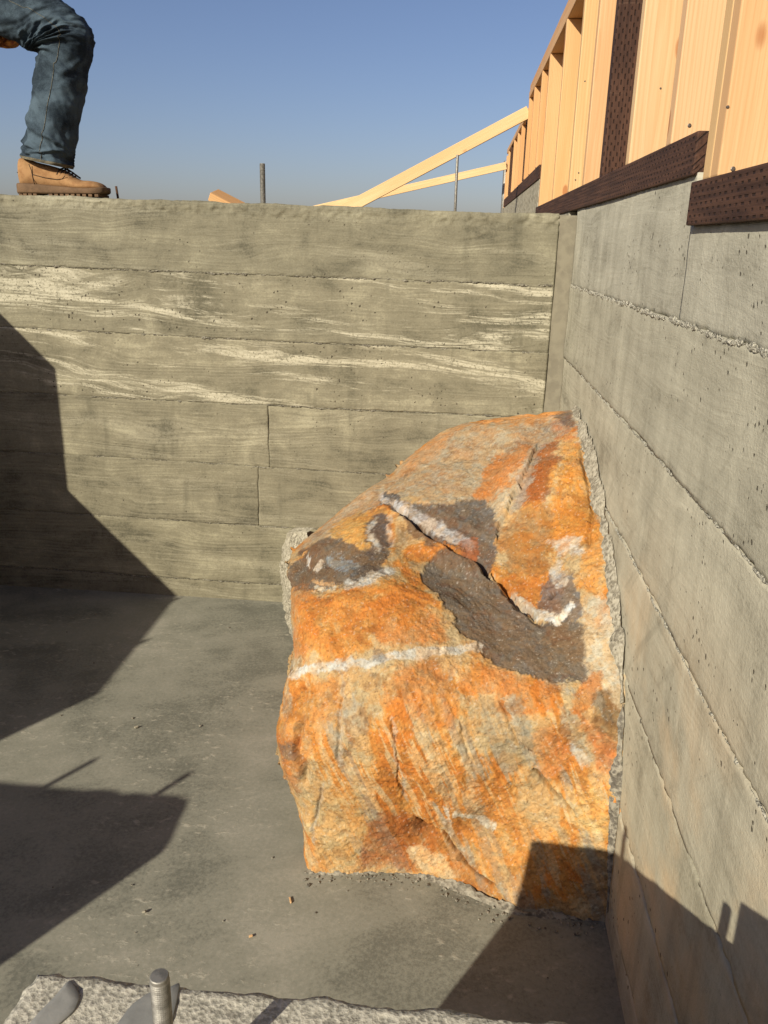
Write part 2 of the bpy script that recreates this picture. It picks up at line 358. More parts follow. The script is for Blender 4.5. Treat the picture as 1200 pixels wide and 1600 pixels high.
# ------------------------------------------------------------------ board formed concrete panels
def panel(name, axis, a0, a1, zlo, zhi, mat, parent, depth=.02, off=0.0, step=.006, seed=1, tint=1.0, rough_top=0.0, amp=.0012, face=0.0, wob=(0, 0)):
    """one plank print. axis 'x': face at y=face looking -y; axis 'y': face at x=face looking -x. zlo/zhi: functions of the run"""
    nc = max(4, int((a1 - a0) / step)); A = np.linspace(a0, a1, nc)
    lo = zlo(A); hi = zhi(A); nr = max(6, int((hi - lo).mean() / step))
    t = np.linspace(0, 1, nr)
    j = (fbm(np.stack([A * 14, A * 0, A * 0 + seed], 1), 4, seed) - .5) * .006
    hi2 = hi + (j * 0 + .0015 if rough_top == 0 else (fbm(np.stack([A * 9, A * 0, A * 0 + seed], 1), 5, seed, .6) - .5) * .016)
    aa = np.repeat(A[None], nr, 0); zz = lo[None] * (1 - t[:, None]) + hi2[None] * t[:, None]
    wz = (fbm(np.stack([zz.ravel() * 16, zz.ravel() * 0, zz.ravel() * 0 + 2], 1), 4, 91, .6).reshape(zz.shape) - .5) * .014
    if wob[0]: aa = aa + wz * sstep(.03, 0, aa - a0)
    if wob[1]: aa = aa + wz * sstep(.03, 0, a1 - aa)
    Q = np.stack([aa.ravel(), zz.ravel(), np.full(aa.size, seed * 3.1)], 1)
    d = (fbm(Q * [3, 9, 1], 3, seed) - .5) * .006 + (fbm(Q * [9, 120, 1], 2, seed + 3) - .5) * amp + (fbm(Q * 60, 2, seed + 4) - .5) * amp
    # bruised arrises along the plank edges
    e = np.minimum(t, 1 - t)[:, None] * (hi - lo)[None]
    chip = sstep(.008, 0, e).ravel() * sstep(.45, .7, fbm(Q * [40, 60, 1], 3, seed + 5)) * .004
    d = d + chip + off
    if rough_top:
        top = hi2[None] - zz
        band = sstep(.052, .03, top + .03 * (fbm(Q * [6, 2, 1], 3, seed + 8) - .5).reshape(top.shape)).ravel()
        d = d + band * ((fbm(Q * [55, 75, 1], 4, seed + 9, .6) - .5) * .016 + .002)
        d = d + sstep(.012, 0, top).ravel() * .007
    Xf = np.stack([aa.ravel(), face + d, zz.ravel()], 1) if axis == 'x' else np.stack([face + d, aa.ravel(), zz.ravel()], 1)
    # rim back into the wall
    idx = np.arange(nr * nc).reshape(nr, nc)
    loop = np.concatenate([idx[0, :], idx[1:, -1], idx[-1, -2::-1], idx[-2:0:-1, 0]])
    B = Xf[loop].copy(); k = 1 if axis == 'x' else 0; B[:, k] = face + depth
    V = np.concatenate([Xf, B]); m = len(loop); b0 = nr * nc
    i0 = np.arange(m); i1 = (i0 + 1) % m
    F2 = np.stack([loop[i0], b0 + i0, b0 + i1, loop[i1]], 1)
    F = grid_faces(nr, nc)
    if axis == 'y': F = F[:, ::-1]; F2 = F2[:, ::-1]
    o = mesh_obj(name, V, np.concatenate([F, F2]), mat, parent)
    if np.isscalar(tint): tint = (tint,) * 3
    o.color = (*tint, 1); return o

def ridge(name, axis, pts, mat, parent, width=.008, out=.006, seed=1, step=.004, face=0.0, gap=.35):
    """broken fin of cement that leaked between two planks; pts: (run, z) polyline"""
    pts = np.array(pts, float); L = np.abs(np.diff(pts[:, 0])).sum(); nA = int(L / step)
    A = np.linspace(pts[0, 0], pts[-1, 0], nA)
    o_ = np.argsort(pts[:, 0]); Z = np.interp(A, pts[o_, 0], pts[o_, 1])
    q = np.stack([A * 50, A * 0, A * 0 + seed], 1)
    Z = Z + (fbm(np.stack([A * 12, A * 0, A * 0 + seed], 1), 3, seed) - .5) * width * .8
    n1 = sstep(gap, gap + .35, fbm(q, 3, seed, .6)); wdt = width * (.35 + fbm(q * .7, 3, seed + 2)) * (.3 + .7 * n1); h = out * (.15 + n1 * (.4 + vnoise(q * 2.1, seed + 4)))
    k = 7; th = np.linspace(0, np.pi, k); V = []
    zz = Z[:, None] + wdt[:, None] * np.cos(th)[None] * .5
    dd = face + .002 - h[:, None] * np.sin(th)[None] ** .7
    Q3 = np.stack([np.repeat(A, k) * 160, zz.ravel() * 160, dd.ravel() * 160], 1)
    jit = (vnoise(Q3, seed + 6) - .5) * .9 + (vnoise(Q3 * 2.7, seed + 9) - .5) * .9
    dd = dd.ravel() + jit * out * np.tile(np.sin(th), nA); zz = zz.ravel() + (vnoise(Q3, seed + 7) - .5) * width * .5
    aa = np.repeat(A, k)
    V = np.stack([aa, dd, zz], 1) if axis == 'x' else np.stack([dd, aa, zz], 1)
    return mesh_obj(name, V, grid_faces(nA, k), mat, parent)

def lin(*pts):
    p = np.array(pts, float); o = np.argsort(p[:, 0]); p = p[o]
    def f(a):
        a = np.asarray(a, float); r = np.interp(a, p[:, 0], p[:, 1])
        s0 = (p[1, 1] - p[0, 1]) / (p[1, 0] - p[0, 0]); r = np.where(a < p[0, 0], p[0, 1] + (a - p[0, 0]) * s0, r)
        return r
    return f
Z = [lin((-1.9, 1.427), (-1.03, 1.416), (-.61, 1.411), (0, 1.405)), lin((-1.93, 1.201), (-1.257, 1.193), (-.608, 1.188), (0, 1.186)),
     lin((-1.8, .988), (-1.268, .978), (-.6, .971), (0, .966)), lin((-1.758, .758), (-1.279, .752), (-.6, .749), (0, .747)),
     lin((-2.0, .54), (-1.4, .533), (-.82, .522), (0, .517)), lin((-1.58, .308), (-1.05, .301), (0, .292)),
     lin((-2.07, .082), (-1.43, .073), (0, .062)), lin((-2, -.02), (0, -.02))]
bw = empty('concrete_wall', (-1.2, .1, 0)); tag(bw, 'tall board-formed concrete wall behind the boulder with a work boot on its top', 'wall', kind='thing')
def child(o, parent):
    o.parent = parent; o.matrix_parent_inverse = Matrix.Translation(-Vector(parent.location)); return o
XL = -2.6; XR = -.052
tints = [(.98, .98, .95), (1.05, 1.04, 1.0), (1.07, 1.05, 1.0), (1.04, 1.02, .97), (1.0, .98, .93), (.98, .96, .90), (.92, .90, .85)]
offs = [.0010, .0018, .0010, .0022, .0014, .0022, .0045]
for k in range(7):
    runs = [(XL, XR)]
    if k == 3: runs = [(XL, -1.0055), (-1.0043, XR)]
    if k == 4: runs = [(XL, -1.0465), (-1.0455, XR)]
    for j, (a0, a1) in enumerate(runs):
        o = panel('board_imprint', 'x', a0, a1, Z[k + 1], Z[k], M_BACK_W if k in (1, 2) else M_BACK, None, depth=.20 if k == 0 else .02, off=offs[k] + .0012 * j,
                  step=.0045 if k == 0 else .006, seed=11 + 3 * k + j, tint=tints[k], rough_top=1.0 if k == 0 else 0, wob=(j == 1, j == 0 and len(runs) == 2))
        child(o, bw)
for k in range(1, 7):
    A = np.linspace(XL, XR, 12)
    child(ridge('joint_ridge', 'x', np.stack([A, Z[k](A)], 1), M_RIDGE, None, .010 if k < 3 else .007, [0, .0040, .0035, .0030, .0022, .0018, .0025][k], 40 + k, gap=.48, step=.0025), bw)
o = panel('corner_strip', 'x', XR - .004, .01, lin((-.1, .3), (.1, .3)), lin((-.1, 1.402), (.1, 1.400)), M_STRIP, None, depth=.2, off=.006, step=.006, seed=77, amp=.0005); child(o, bw)
A = np.linspace(.62, 1.4, 60)
V, F = box_vf(XL, 0.05, .021, .195, -.1, 1.40); child(mesh_obj('wall_core', V, F, M_CORE, smooth=False), bw)

# right wall
RZ = [lin((-1.4, 1.423), (0, 1.418)), lin((-1.82, 1.196), (-1.3, 1.195), (.1, 1.187)), lin((-1.94, .954), (-1.3, .961), (.1, .955)),
      lin((-2.05, .722), (-1.66, .726), (-1.15, .737), (.1, .74)), lin((-1.9, .496), (-1.68, .503), (-1.49, .508), (.1, .51)),
      lin((-2, .262), (.1, .27)), lin((-2, .07), (.1, .075)), lin((-2, -.03), (.1, -.03))]
rw = empty('concrete_wall', (.1, -1.2, 0)); tag(rw, 'pale board-formed concrete wall under the wood framing, right of the boulder', 'wall', kind='thing')
low_top = lin((-5, 1.340), (-1.4, 1.345))
rt = [(.97, .97, .97), (.93, .92, .89), (.99, .97, .93), (1.02, .99, .94), (1.02, .99, .93), (.98, .95, .90), (.95, .92, .88)]
for k in range(7):
    runs = [(-4.4, .004)]
    if k == 0: runs = [(-4.4, -1.3990), (-1.4026, .004)]
    for j, (a0, a1) in enumerate(runs):
        top = RZ[k] if not (k == 0 and j == 0) else low_top
        o = panel('board_imprint', 'y', a0, a1, RZ[k + 1], top, M_RIGHT, None, depth=.2 if k == 0 else .02, off=[.0025, .001, .0022, .001, .0012, .0014, .0016][k] - (.0004 if (k == 0 and j == 0) else 0),
                  step=.009, seed=111 + 3 * k, tint=rt[k], amp=.0008); child(o, rw)
for k, (wd, ou, gp) in {1: (.011, .0030, .25), 2: (.006, .0020, .36), 3: (.006, .0022, .34)}.items():
    A = np.linspace(-2.7, -.01, 14)
    child(ridge('joint_ridge', 'y', np.stack([A, RZ[k](A)], 1), M_RIDGE_R, None, wd, ou, 140 + k, gap=gp, step=.002), rw)
for nm, bx in (('wall_core', (.021, .195, -4.4, .2, -.1, 1.338)), ('wall_core', (.0, .195, .2, 1.5, -.1, 1.42)), ('wall_core', (.0, .196, 1.5, 5.2, -.1, 1.612))):
    V, F = box_vf(*bx); child(mesh_obj(nm, V, F, M_CORE, smooth=False), rw)

# left wall: out of view, throws the large shadow over the back wall and the slab
lw = empty('concrete_wall', (-2.42, -1.1, 0)); tag(lw, 'stepped concrete wall out of view on the left, throwing the long shadow', 'wall', kind='thing')
V, F = box_vf(-2.5, -2.32, -.92, .02, -.1, 1.414); child(mesh_obj('wall_core', V, F, M_CORE, smooth=False), lw)
V, F = box_vf(-2.5, -2.32, -2.30, -.921, -.1, .965); child(mesh_obj('wall_core', V, F, M_CORE, smooth=False), lw)

# anchor bolts
def bolt_mesh(h, r=.0078):
    zs = [-.05]; rs = [r * .93]; z = -.05
    while z < h - .004:
        zs += [z + .0009, z + .0018]; rs += [r, r * .93]; z += .0018
    zs += [h - .0008, h]; rs += [r * .95, r * .88]
    n = 28; th = np.linspace(0, 2 * np.pi, n, endpoint=False)
    rings = [np.stack([a * np.cos(th), a * np.sin(th), np.full(n, b)], 1) for a, b in zip(rs, zs)]
    return loft(rings)
def bolt(x, y, z0, h, parent, r=.0078, tilt=(0, 0)):
    V, F = bolt_mesh(h, r); o = mesh_obj('anchor_bolt', V, F, M_STEEL, None, smooth=False)
    o.location = (x, y, z0); o.rotation_euler = (tilt[0], tilt[1], 0); child(o, parent); return o

# near low wall, right and left of the opening
HN = .70; YN = -2.297; YB = -2.482
def low_wall(name, x0, x1, label, fine):
    e = empty(name, ((x0 + x1) / 2, (YN + YB) / 2, 0)); tag(e, label, 'wall', 'low walls at the near side', 'thing')
    st = .004 if fine else .03
    nx = int((x1 - x0) / st); ny = int((YN - YB) / st)
    X = np.linspace(x0, x1, nx); Y = np.linspace(YB, YN, ny); xx, yy = np.meshgrid(X, Y)
    Q = np.stack([xx.ravel(), yy.ravel(), xx.ravel() * 0 + 3], 1)
    ed = np.minimum(np.minimum(xx - x0, x1 - xx if not fine else 9), np.minimum(yy - YB, YN - yy)).ravel()
    z = HN + (fbm(Q * [8, 30, 1], 4, 61, .6) - .5) * .0010 + (fbm(Q * 130, 3, 62, .7) - .5) * .0010 - sstep(.66, .74, fbm(Q * 60, 3, 66)) * .0018 - sstep(.008, 0, ed) * .006 * fbm(Q * 40, 3, 63) * 2
    xe = xx.ravel() + sstep(.02, 0, xx.ravel() - x0) * (fbm(Q * 35, 4, 65) - .5) * .012
    ye = yy.ravel() + sstep(.02, 0, YN - yy.ravel()) * ((fbm(Q * [45, 45, 1], 4, 64, .75) - .5) * .007)
    # side faces
    idx = np.arange(nx * ny).reshape(ny, nx); loop = np.concatenate([idx[0, :], idx[1:, -1], idx[-1, -2::-1], idx[-2:0:-1, 0]])
    T = np.stack([xe, ye, z], 1); B = T[loop].copy(); B[:, 2] = -.1; m = len(loop); b0 = len(T)
    i0 = np.arange(m); i1 = (i0 + 1) % m
    Fs = np.stack([loop[i0], b0 + i0, b0 + i1, loop[i1]], 1)
    child(mesh_obj('wall_body', np.concatenate([T, B]), np.concatenate([grid_faces(ny, nx), Fs]), M_TOPC), e)
    return e
nr_ = low_wall('low_concrete_wall', -.700, .0, 'low concrete wall with a threaded bolt at the bottom edge of the picture', True)
nl_ = low_wall('low_concrete_wall', -2.32, -1.633, 'low concrete wall out of view left of the opening, casting the bolt shadows', False)
bolt(-.541, -2.410, HN, .132, nr_, .0068); bolt(-.257, -2.420, HN, .115, nr_)
bolt(-2.055, -2.387, HN, .125, nl_); bolt(-1.776, -2.387, HN, .108, nl_)
bolt(-2.40, -1.75, .965, .10, lw); bolt(-2.40, -2.1, .965, .10, lw)
bolt(on(411, 317, 1, .1)[0], .1, 1.40, .145, bw, .0092)
def smear(pts, h, seed):
    """a trowelled patch of cement on the wall top; outline given on the top plane"""
    pts = np.array(pts); c = pts.mean(0); n = 48
    th = np.linspace(0, 1, n, endpoint=False) * len(pts); i = th.astype(int); f = th - i
    ring = pts[i] * (1 - f[:, None]) + pts[(i + 1) % len(pts)] * f[:, None]
    for _ in range(2): ring = (np.roll(ring, 1, 0) + ring * 2 + np.roll(ring, -1, 0)) / 4
    rings = []
    for s, z in ((1.02, -.006), (1.0, h * .6), (.97, h), (.6, h), (.2, h)):
        r = c + (ring - c) * s; q = np.stack([r[:, 0] * 40, r[:, 1] * 40, r[:, 0] * 0 + seed], 1)
        rings.append(np.concatenate([r, (HN + z + (fbm(q, 3, seed) - .5) * .001)[:, None]], 1))
    V, F = loft(rings); child(mesh_obj('cement_patch', V, F, M_PATCH), nr_)
G = lambda *px: [on(u, v, 2, HN)[:2] for u, v in px]
smear(G((110, 1530), (126, 1558), (118, 1580), (88, 1606), (45, 1640), (40, 1610), (60, 1585), (85, 1560)), .0019, 3)
smear(G((232, 1552), (262, 1545), (282, 1535), (276, 1570), (262, 1625), (210, 1640), (176, 1610), (205, 1572)), .0016, 4)
lo = bev_box('added_shadow_block', (.038, .145, .24), M_FIR); lo.rotation_euler = (0, math.pi / 2, 0); lo.rotation_euler = (math.pi / 2, 0, math.pi / 2)  # added out of view: blocks the sun in place of the person behind the camera
lo.matrix_world = Matrix.Translation((-.252, -2.461, HN + .075)) @ Matrix(((0, 0, 1, 0), (1, 0, 0, 0), (0, 1, 0, 0), (0, 0, 0, 1)))
tag(lo, 'unseen block added on the low wall to cast the shadow of a person behind the camera', 'lumber')
# small rebar stub behind the wall top
r_ = on(184, 305, 1, .16)
V, F = tube([(r_[0], .16, 1.36), (r_[0] + .001, .16, 1.42), (r_[0] - .004, .16, on(184, 291, 1, .16)[2])], .0042, 8)
child(mesh_obj('rebar_stub', V, F, M_RUST), bw)

# ------------------------------------------------------------------ boulder
CP = [  # pixel of the survey photo, depth y
 (478,1362,-1.379),(540,1362,-1.366),(600,1360,-1.357),(640,1362,-1.353),(700,1380,-1.378),(750,1400,-1.41),(800,1420,-1.435),(880,1428,-1.44),(950,1430,-1.445),
 (478,1450,-1.40),(650,1460,-1.38),(800,1500,-1.45),(980,1500,-1.46),
 (965,1250,-1.430),(975,1100,-1.385),(967,950,-1.235),(945,800,-.955),(925,710,-.70),(905,655,-.475),
 (1020,1250,-1.43),(1030,1100,-1.39),(1020,950,-1.24),(1000,800,-.96),(970,690,-.62),(950,640,-.42),
 (835,1312,-1.388),(880,1230,-1.395),(700,1280,-1.375),(560,1280,-1.40),(480,1280,-1.37),
 (435,1150,-1.37),(560,1150,-1.42),(700,1150,-1.40),(850,1130,-1.40),
 (462,1040,-1.27),(560,1030,-1.32),(700,1020,-1.30),(830,1030,-1.30),(915,1040,-1.31),
 (455,930,-1.10),(560,940,-1.20),(700,900,-1.07),(800,940,-1.12),(880,960,-1.19),
 (460,865,-.88),(560,850,-.95),(640,830,-.90),(760,850,-.93),(860,860,-1.0),
 (530,800,-.68),(620,770,-.72),(700,760,-.72),(800,760,-.76),(600,743,-.52),(700,700,-.50),(800,690,-.54),(700,668,-.34),(800,653,-.33),(870,648,-.38)]
CP = np.array(CP, float)
def tps_fit(C, lam=.002):
    X = C[:, :2] / 400.0; n = len(X); D = np.linalg.norm(X[:, None] - X[None], axis=2)
    K = np.where(D > 0, D ** 2 * np.log(D + 1e-12), 0) + lam * np.eye(n); Pm = np.concatenate([np.ones((n, 1)), X], 1)
    A = np.block([[K, Pm], [Pm.T, np.zeros((3, 3))]]); s = np.linalg.solve(A, np.concatenate([C[:, 2], np.zeros(3)]))
    def f(u, v):
        Y = np.stack([u, v], 1) / 400.0; r = np.zeros(len(Y))
        for i in range(n):
            d = np.linalg.norm(Y - X[i], axis=1); r += s[i] * np.where(d > 0, d ** 2 * np.log(d + 1e-12), 0)
        return r + s[n] + Y @ s[n + 1:]
    return f
OUTL = np.array([(905,641),(880,644),(800,651),(735,660),(700,671),(660,697),(620,728),(590,755),(560,778),(520,808),(492,830),(470,846),(455,858),(447,878),(449,905),(452,930),(455,985),(459,1015),(460,1045),(449,1075),(436,1112),(429,1150),(433,1180),(443,1215),(455,1240),(468,1263),(474,1300),(478,1362),(480,1500)], float)
RIGHT = np.array([(640,955),(700,985),(800,1005),(950,1030),(1100,1035),(1250,1028),(1430,1015),(1500,1010)], float)

def seg_dist(U, V_, pts, closed=False):
    pts = np.asarray(pts, float); best = np.full(len(U), 1e9); par = np.zeros(len(U)); acc = 0
    q = np.concatenate([pts, pts[:1]]) if closed else pts
    for a, b in zip(q[:-1], q[1:]):
        ab = b - a; l = np.linalg.norm(ab) + 1e-9
        t = np.clip(((U - a[0]) * ab[0] + (V_ - a[1]) * ab[1]) / l ** 2, 0, 1)
        d = np.hypot(U - a[0] - t * ab[0], V_ - a[1] - t * ab[1]); m = d < best
        best = np.where(m, d, best); par = np.where(m, acc + t * l, par); acc += l
    return best, par / acc
def inside(U, V_, pts):
    pts = np.asarray(pts, float); r = np.zeros(len(U), bool); j = len(pts) - 1
    for i in range(len(pts)):
        xi, yi = pts[i]; xj, yj = pts[j]
        c = ((yi > V_) != (yj > V_)) & (U < (xj - xi) * (V_ - yi) / (yj - yi + 1e-9) + xi); r ^= c; j = i
    return r

def build_boulder():
    f = tps_fit(CP)
    rows = np.concatenate([np.linspace(641.5, 1440, 640), np.linspace(1446, 1500, 8)]); nc = 460
    o_ = np.argsort(OUTL[:, 1]); uL = np.interp(rows, OUTL[o_, 1], OUTL[o_, 0]); uR = np.interp(rows, RIGHT[:, 0], RIGHT[:, 1])
    wv = (fbm(np.stack([rows / 18, rows * 0, rows * 0], 1), 4, 301, .6) - .5) * 7
    uL = uL + wv * sstep(643, 690, rows)
    s = np.linspace(0, 1, nc) ** 1.12
    U = (uL[:, None] + (uR - uL)[:, None] * s[None]).ravel(); V_ = np.repeat(rows, nc)
    dist, _ = seg_dist(U, V_, np.stack([uL, rows], 1)[::6])
    wd = np.interp(V_, [640, 800, 900, 1000, 1300, 1400], [26, 34, 40, 30, 22, 10])
    kk = np.interp(V_, [640, 800, 900, 1000, 1300, 1400], [.03, .06, .08, .06, .05, .02])
    x = np.clip(1 - dist / wd, 0, 1)
    Y = f(U, V_) + kk * (1 - np.sqrt(np.clip(1 - x * x, 0, 1)))
    P = onY(U, V_, Y)
    G = P.reshape(len(rows), nc, 3)
    dv = np.gradient(G, axis=0); du = np.gradient(G, axis=1); Nn = np.cross(dv, du); Nn /= np.linalg.norm(Nn, axis=2, keepdims=True) + 1e-12
    Nn = Nn.reshape(-1, 3); tow = CAM_C - P; sg = np.sign((Nn * tow).sum(1)).mean(); Nn *= 1 if sg > 0 else -1
    # ---------------- relief
    W = P + (np.stack([fbm(P * 5, 3, 310 + i) for i in range(3)], 1) - .5) * .12
    lower = sstep(1000, 1080, V_)
    def facet(Q, seed):
        I = np.floor(Q).astype(np.int64); best = np.full(len(Q), 9.); hh = np.zeros(len(Q))
        for a in (-1, 0, 1):
            for b in (-1, 0, 1):
                for c in (-1, 0, 1):
                    J = I + np.array([a, b, c]); H = [_hash(J[:, 0], J[:, 1], J[:, 2], seed + 5 * k) for k in range(7)]
                    d = Q - np.stack([J[:, k] + H[k] for k in range(3)], 1); l = (d ** 2).sum(1); m = l < best
                    best = np.where(m, l, best); g = np.stack([H[3], H[4], H[5]], 1) - .5
                    hh = np.where(m, (d * g).sum(1) * 1.6 + (H[6] - .5) * .5, hh)
        return hh
    fc1 = facet(W * 4.2, 700); fc2 = facet(W * [17, 17, 11] + fbm(P * 30, 2, 705)[:, None] * .5, 710); fc3 = facet(P * 55 + fbm(P * 60, 2, 715)[:, None] * .6, 720)
    def blur(a, r):
        a = a.reshape(len(rows), nc)
        for ax in (0, 1):
            for _ in range(2):
                pad = [(r, r) if k == ax else (0, 0) for k in (0, 1)]; b = np.cumsum(np.pad(a, pad, 'edge'), axis=ax)
                b = np.concatenate([np.zeros_like(np.take(b, [0], ax)), b], ax); n_ = a.shape[ax]; w_ = 2 * r + 1
                a = (np.take(b, np.arange(w_, w_ + n_), ax) - np.take(b, np.arange(n_), ax)) / w_
        return a.ravel()
    fc1 = blur(fc1, 7); fc2 = blur(fc2, 2)
    big = fbm(W * 5.5, 3, 320) - .5
    # flaky terraces running with the bedding (down to the right)
    bed = (P[:, 0] * .55 + P[:, 2] * .9 + P[:, 1] * .3)
    bedv = np.stack([(P[:, 0] * .87 - P[:, 2] * .5) * 5, bed * 20, P[:, 1] * 6], 1) + (W - P) * 30
    tr = fbm(bedv, 4, 330, .6); terr = np.floor(tr * 9) / 9 + sstep(.25, .75, (tr * 9) % 1) / 9
    st = np.stack([(P[:, 0] * .9 + P[:, 2] * .42) * 46, (P[:, 2] * .9 - P[:, 0] * .42) * 7, P[:, 1] * 14], 1)
    stri = fbm(st, 4, 340, .6) - .5
    med = fbm(W * 22, 4, 350, .6) - .5
    fin = fbm(P * 110, 3, 360, .6) - .5
    mic = fbm(P * 330, 2, 365) - .5
    cell = worley(W * 14, 370)
    h = fc1 * .020 + fc2 * .0040 * (.3 + .9 * fbm(P * 7, 2, 725)) + fc3 * .0016 * sstep(.45, .65, fbm(P * 9, 3, 726)) + big * .006 + (terr - .5) * .009 + stri * .009 * (.25 + .75 * lower) + med * .004 + fin * .0032 + mic * .0022 + (cell - .5) * .002
    # ledges and cracks
    pix = np.stack([U + (fbm(P * 18, 4, 380) - .5) * 18, V_ + (fbm(P * 18, 4, 381) - .5) * 18], 1); PU, PV = pix.T
    def crack(pts, wpx, dep, soft=1.0):
        d, t = seg_dist(PU, PV, pts); t2 = np.clip(1 - d / wpx, 0, 1) * np.clip(np.minimum(t, 1 - t) * 9, 0, 1)
        return -dep * t2 ** soft
    def side(pts, wpx, amt):      # raise one side of a line (left-hand when walking along pts)
        pts = np.asarray(pts, float); d, t = seg_dist(PU, PV, pts); k = np.clip((t * (len(pts) - 1)).astype(int), 0, len(pts) - 2)
        a = pts[k]; b = pts[k + 1]; cr = (b[:, 0] - a[:, 0]) * (PV - a[:, 1]) - (b[:, 1] - a[:, 1]) * (PU - a[:, 0])
        return np.where(cr < 0, amt, -amt) * np.clip(1 - d / wpx, 0, 1) ** .7 * np.clip(np.minimum(t, 1 - t) * 8, 0, 1)
    L1 = [(600,776),(640,812),(680,838),(720,860),(746,878),(780,908),(800,935),(828,955),(848,978)]
    h += crack(L1, 8, .028) + side(L1, 40, -.010)
    L2 = [(645,1275),(690,1300),(725,1352),(752,1372),(775,1394)]
    h += crack(L2, 5, .022) + side(L2, 22, .008)
    L3 = [(735,662),(800,656),(880,647)]; h += crack(L3, 4, .014)
    L4 = [(770,850),(790,800),(820,735),(845,690)]; h += side(L4, 26, .007)
    L5 = [(905,700),(925,780),(915,860)]; h += crack(L5, 5, .010)
    L6 = [(833,1205),(870,1238),(900,1265)]; h += crack(L6, 5, .012) + side(L6, 22, .006)
    L7 = [(478,1230),(462,1180),(470,1120)]; h += crack(L7, 9, .016)
    for ln, dp in (([(535,1060),(532,1120),(530,1192)], .006), ([(612,1120),(620,1190),(635,1250)], .005), ([(500,1230),(492,1310)], .006), ([(780,1090),(830,1190)], .006)):
        h += crack(ln, 4, dp)
    h += crack([(857,935),(863,922)], 6, .02)
    for ln in ([(470,1000),(476,1050),(466,1110)], [(700,1090),(722,1130),(745,1215)], [(760,1180),(800,1230),(850,1262)], [(690,720),(740,712),(782,690)], [(880,860),(905,905),(935,930)]):
        h += crack(ln, 4, .004)
    q1 = fbm(P * 30, 6, 450, .74) - .5; q2 = fbm(P * 30, 6, 451, .74) - .5; r1 = fbm(P * 11, 3, 452) - .5; r2 = fbm(P * 11, 3, 453) - .5
    RU = U + q1 * 34 + r1 * 14; RV = V_ + q2 * 34 + r2 * 14
    n5 = fbm(P * 150, 3, 421, .7)
    for pg, gr, dp in (([(663,890),(672,877),(705,862),(745,876),(780,918),(815,950),(850,980),(880,965),(905,980),(917,1040),(917,1055),(865,1052),(830,1045),(785,1032),(755,1012),(725,980),(690,930)], 6, .0045), ([(600,776),(640,795),(700,795),(745,778),(768,802),(766,830),(772,860),(762,885),(744,862),(720,840),(680,820),(640,802)], 8, .004), ([(448,915),(455,880),(480,856),(520,845),(545,855),(556,866),(572,858),(572,835),(582,806),(604,815),(610,840),(598,875),(600,896),(580,908),(540,912),(500,918),(465,920)], 3, .003)):
        d_, _ = seg_dist(RU, RV, pg, True); sd_ = np.where(inside(RU, RV, pg), d_, -d_) + gr; h -= sstep(-2.5, 2.5, sd_) * dp
    for pg, wl in (([(457,1052),(500,1044),(545,1036),(590,1030),(630,1024),(670,1020),(715,1016),(750,1010)], 9), ([(600,774),(625,788),(650,800),(682,818),(715,838),(738,850)], 9)):
        d_, _ = seg_dist(U + q1 * 22, V_ + q2 * 22, pg); h += sstep(1, .4, d_ / wl) * .0008
    h *= np.interp(dist, [0, 10], [.5, 1])
    P2 = P + Nn * h[:, None]
    # ---------------- mineral colours
    C3 = lambda r, g, b: np.array(srgb(r, g, b)[:3]) * np.array([.68, .70, .75])
    n1 = fbm(W * 9, 5, 400, .62); n2 = fbm(st * .5 + W * 8, 5, 410, .62); n3 = fbm(P * 70, 4, 420, .65); n4 = fbm(W * 26, 4, 430, .62)
    tan = C3(205, 172, 120); och = C3(212, 162, 94); ora = C3(211, 143, 67); deep = C3(203, 128, 56); rust = C3(150, 82, 38)
    greyt = C3(176, 160, 130); dark = C3(106, 92, 78); dk2 = C3(84, 78, 72); white = C3(222, 212, 192); pale = C3(212, 194, 158); brown = C3(156, 108, 62)
    col = np.repeat(tan[None], len(P), 0)
    def lay(c, m):
        m = np.clip(m, 0, 1)[:, None]; col[:] = col * (1 - m) + c * m
    m1 = fbm(W * 7 + st * [.12, .10, .12], 7, 400, .62) * (1 - lower) + fbm(W * 4 + st * [.22, .16, .2], 7, 405, .62) * lower
    lay(C3(214, 160, 90), sstep(.44, .52, m1)); lay(ora, sstep(.495, .535, m1) * .9); lay(deep, sstep(.57, .62, m1) * .8)
    lay(greyt, sstep(.55, .60, fbm(st * [.6, .55, .7] + W * 2 + 9, 6, 440, .62)) * .8 * lower); lay(C3(218, 184, 130), sstep(.555, .60, fbm(st * [1.5, .7, 1] + 31, 6, 441, .62)) * .75 * lower)
    def poly(pts, c, a=1.0, soft=5.0, tex=0.0, grow=3.0):
        d, _ = seg_dist(RU, RV, pts, True); ins = inside(RU, RV, pts); sd = np.where(ins, d, -d) + grow
        m = sstep(-soft * .7, soft * .7, sd) * a * (.86 + .28 * (n3 - .5) + .2 * (n5 - .5))
        if tex: m = m * (1 - tex + tex * sstep(.40, .55, n4 * .5 + n3 * .5))
        lay(c, m); return m
    def line(pts, c, wpx, a=1.0, tex=.4):
        KU = U + q1 * 22; KV = V_ + q2 * 22
        d, t = seg_dist(KU, KV, pts); wloc = wpx * (.55 + .9 * fbm(np.stack([t * 14, t * 0, t * 0 + wpx], 1), 3, 460))
        lay(c, sstep(1.0, .55, d / wloc) * a * (1 - tex + tex * sstep(.38, .55, n3)))
    # upper, weathered tan cap
    poly([(470,850),(560,778),(640,715),(700,671),(800,651),(890,648),(870,680),(840,700),(800,760),(770,850),(700,800),(640,770),(600,775),(560,800),(500,850)], C3(186,166,132), 1.0, 8, .15)
    poly([(690,655),(760,648),(880,640),(880,655),(780,668),(735,668)], ora, .8, 5)
    poly([(620,735),(700,672),(720,668),(690,700),(640,735)], C3(206,140,72), .6, 8)
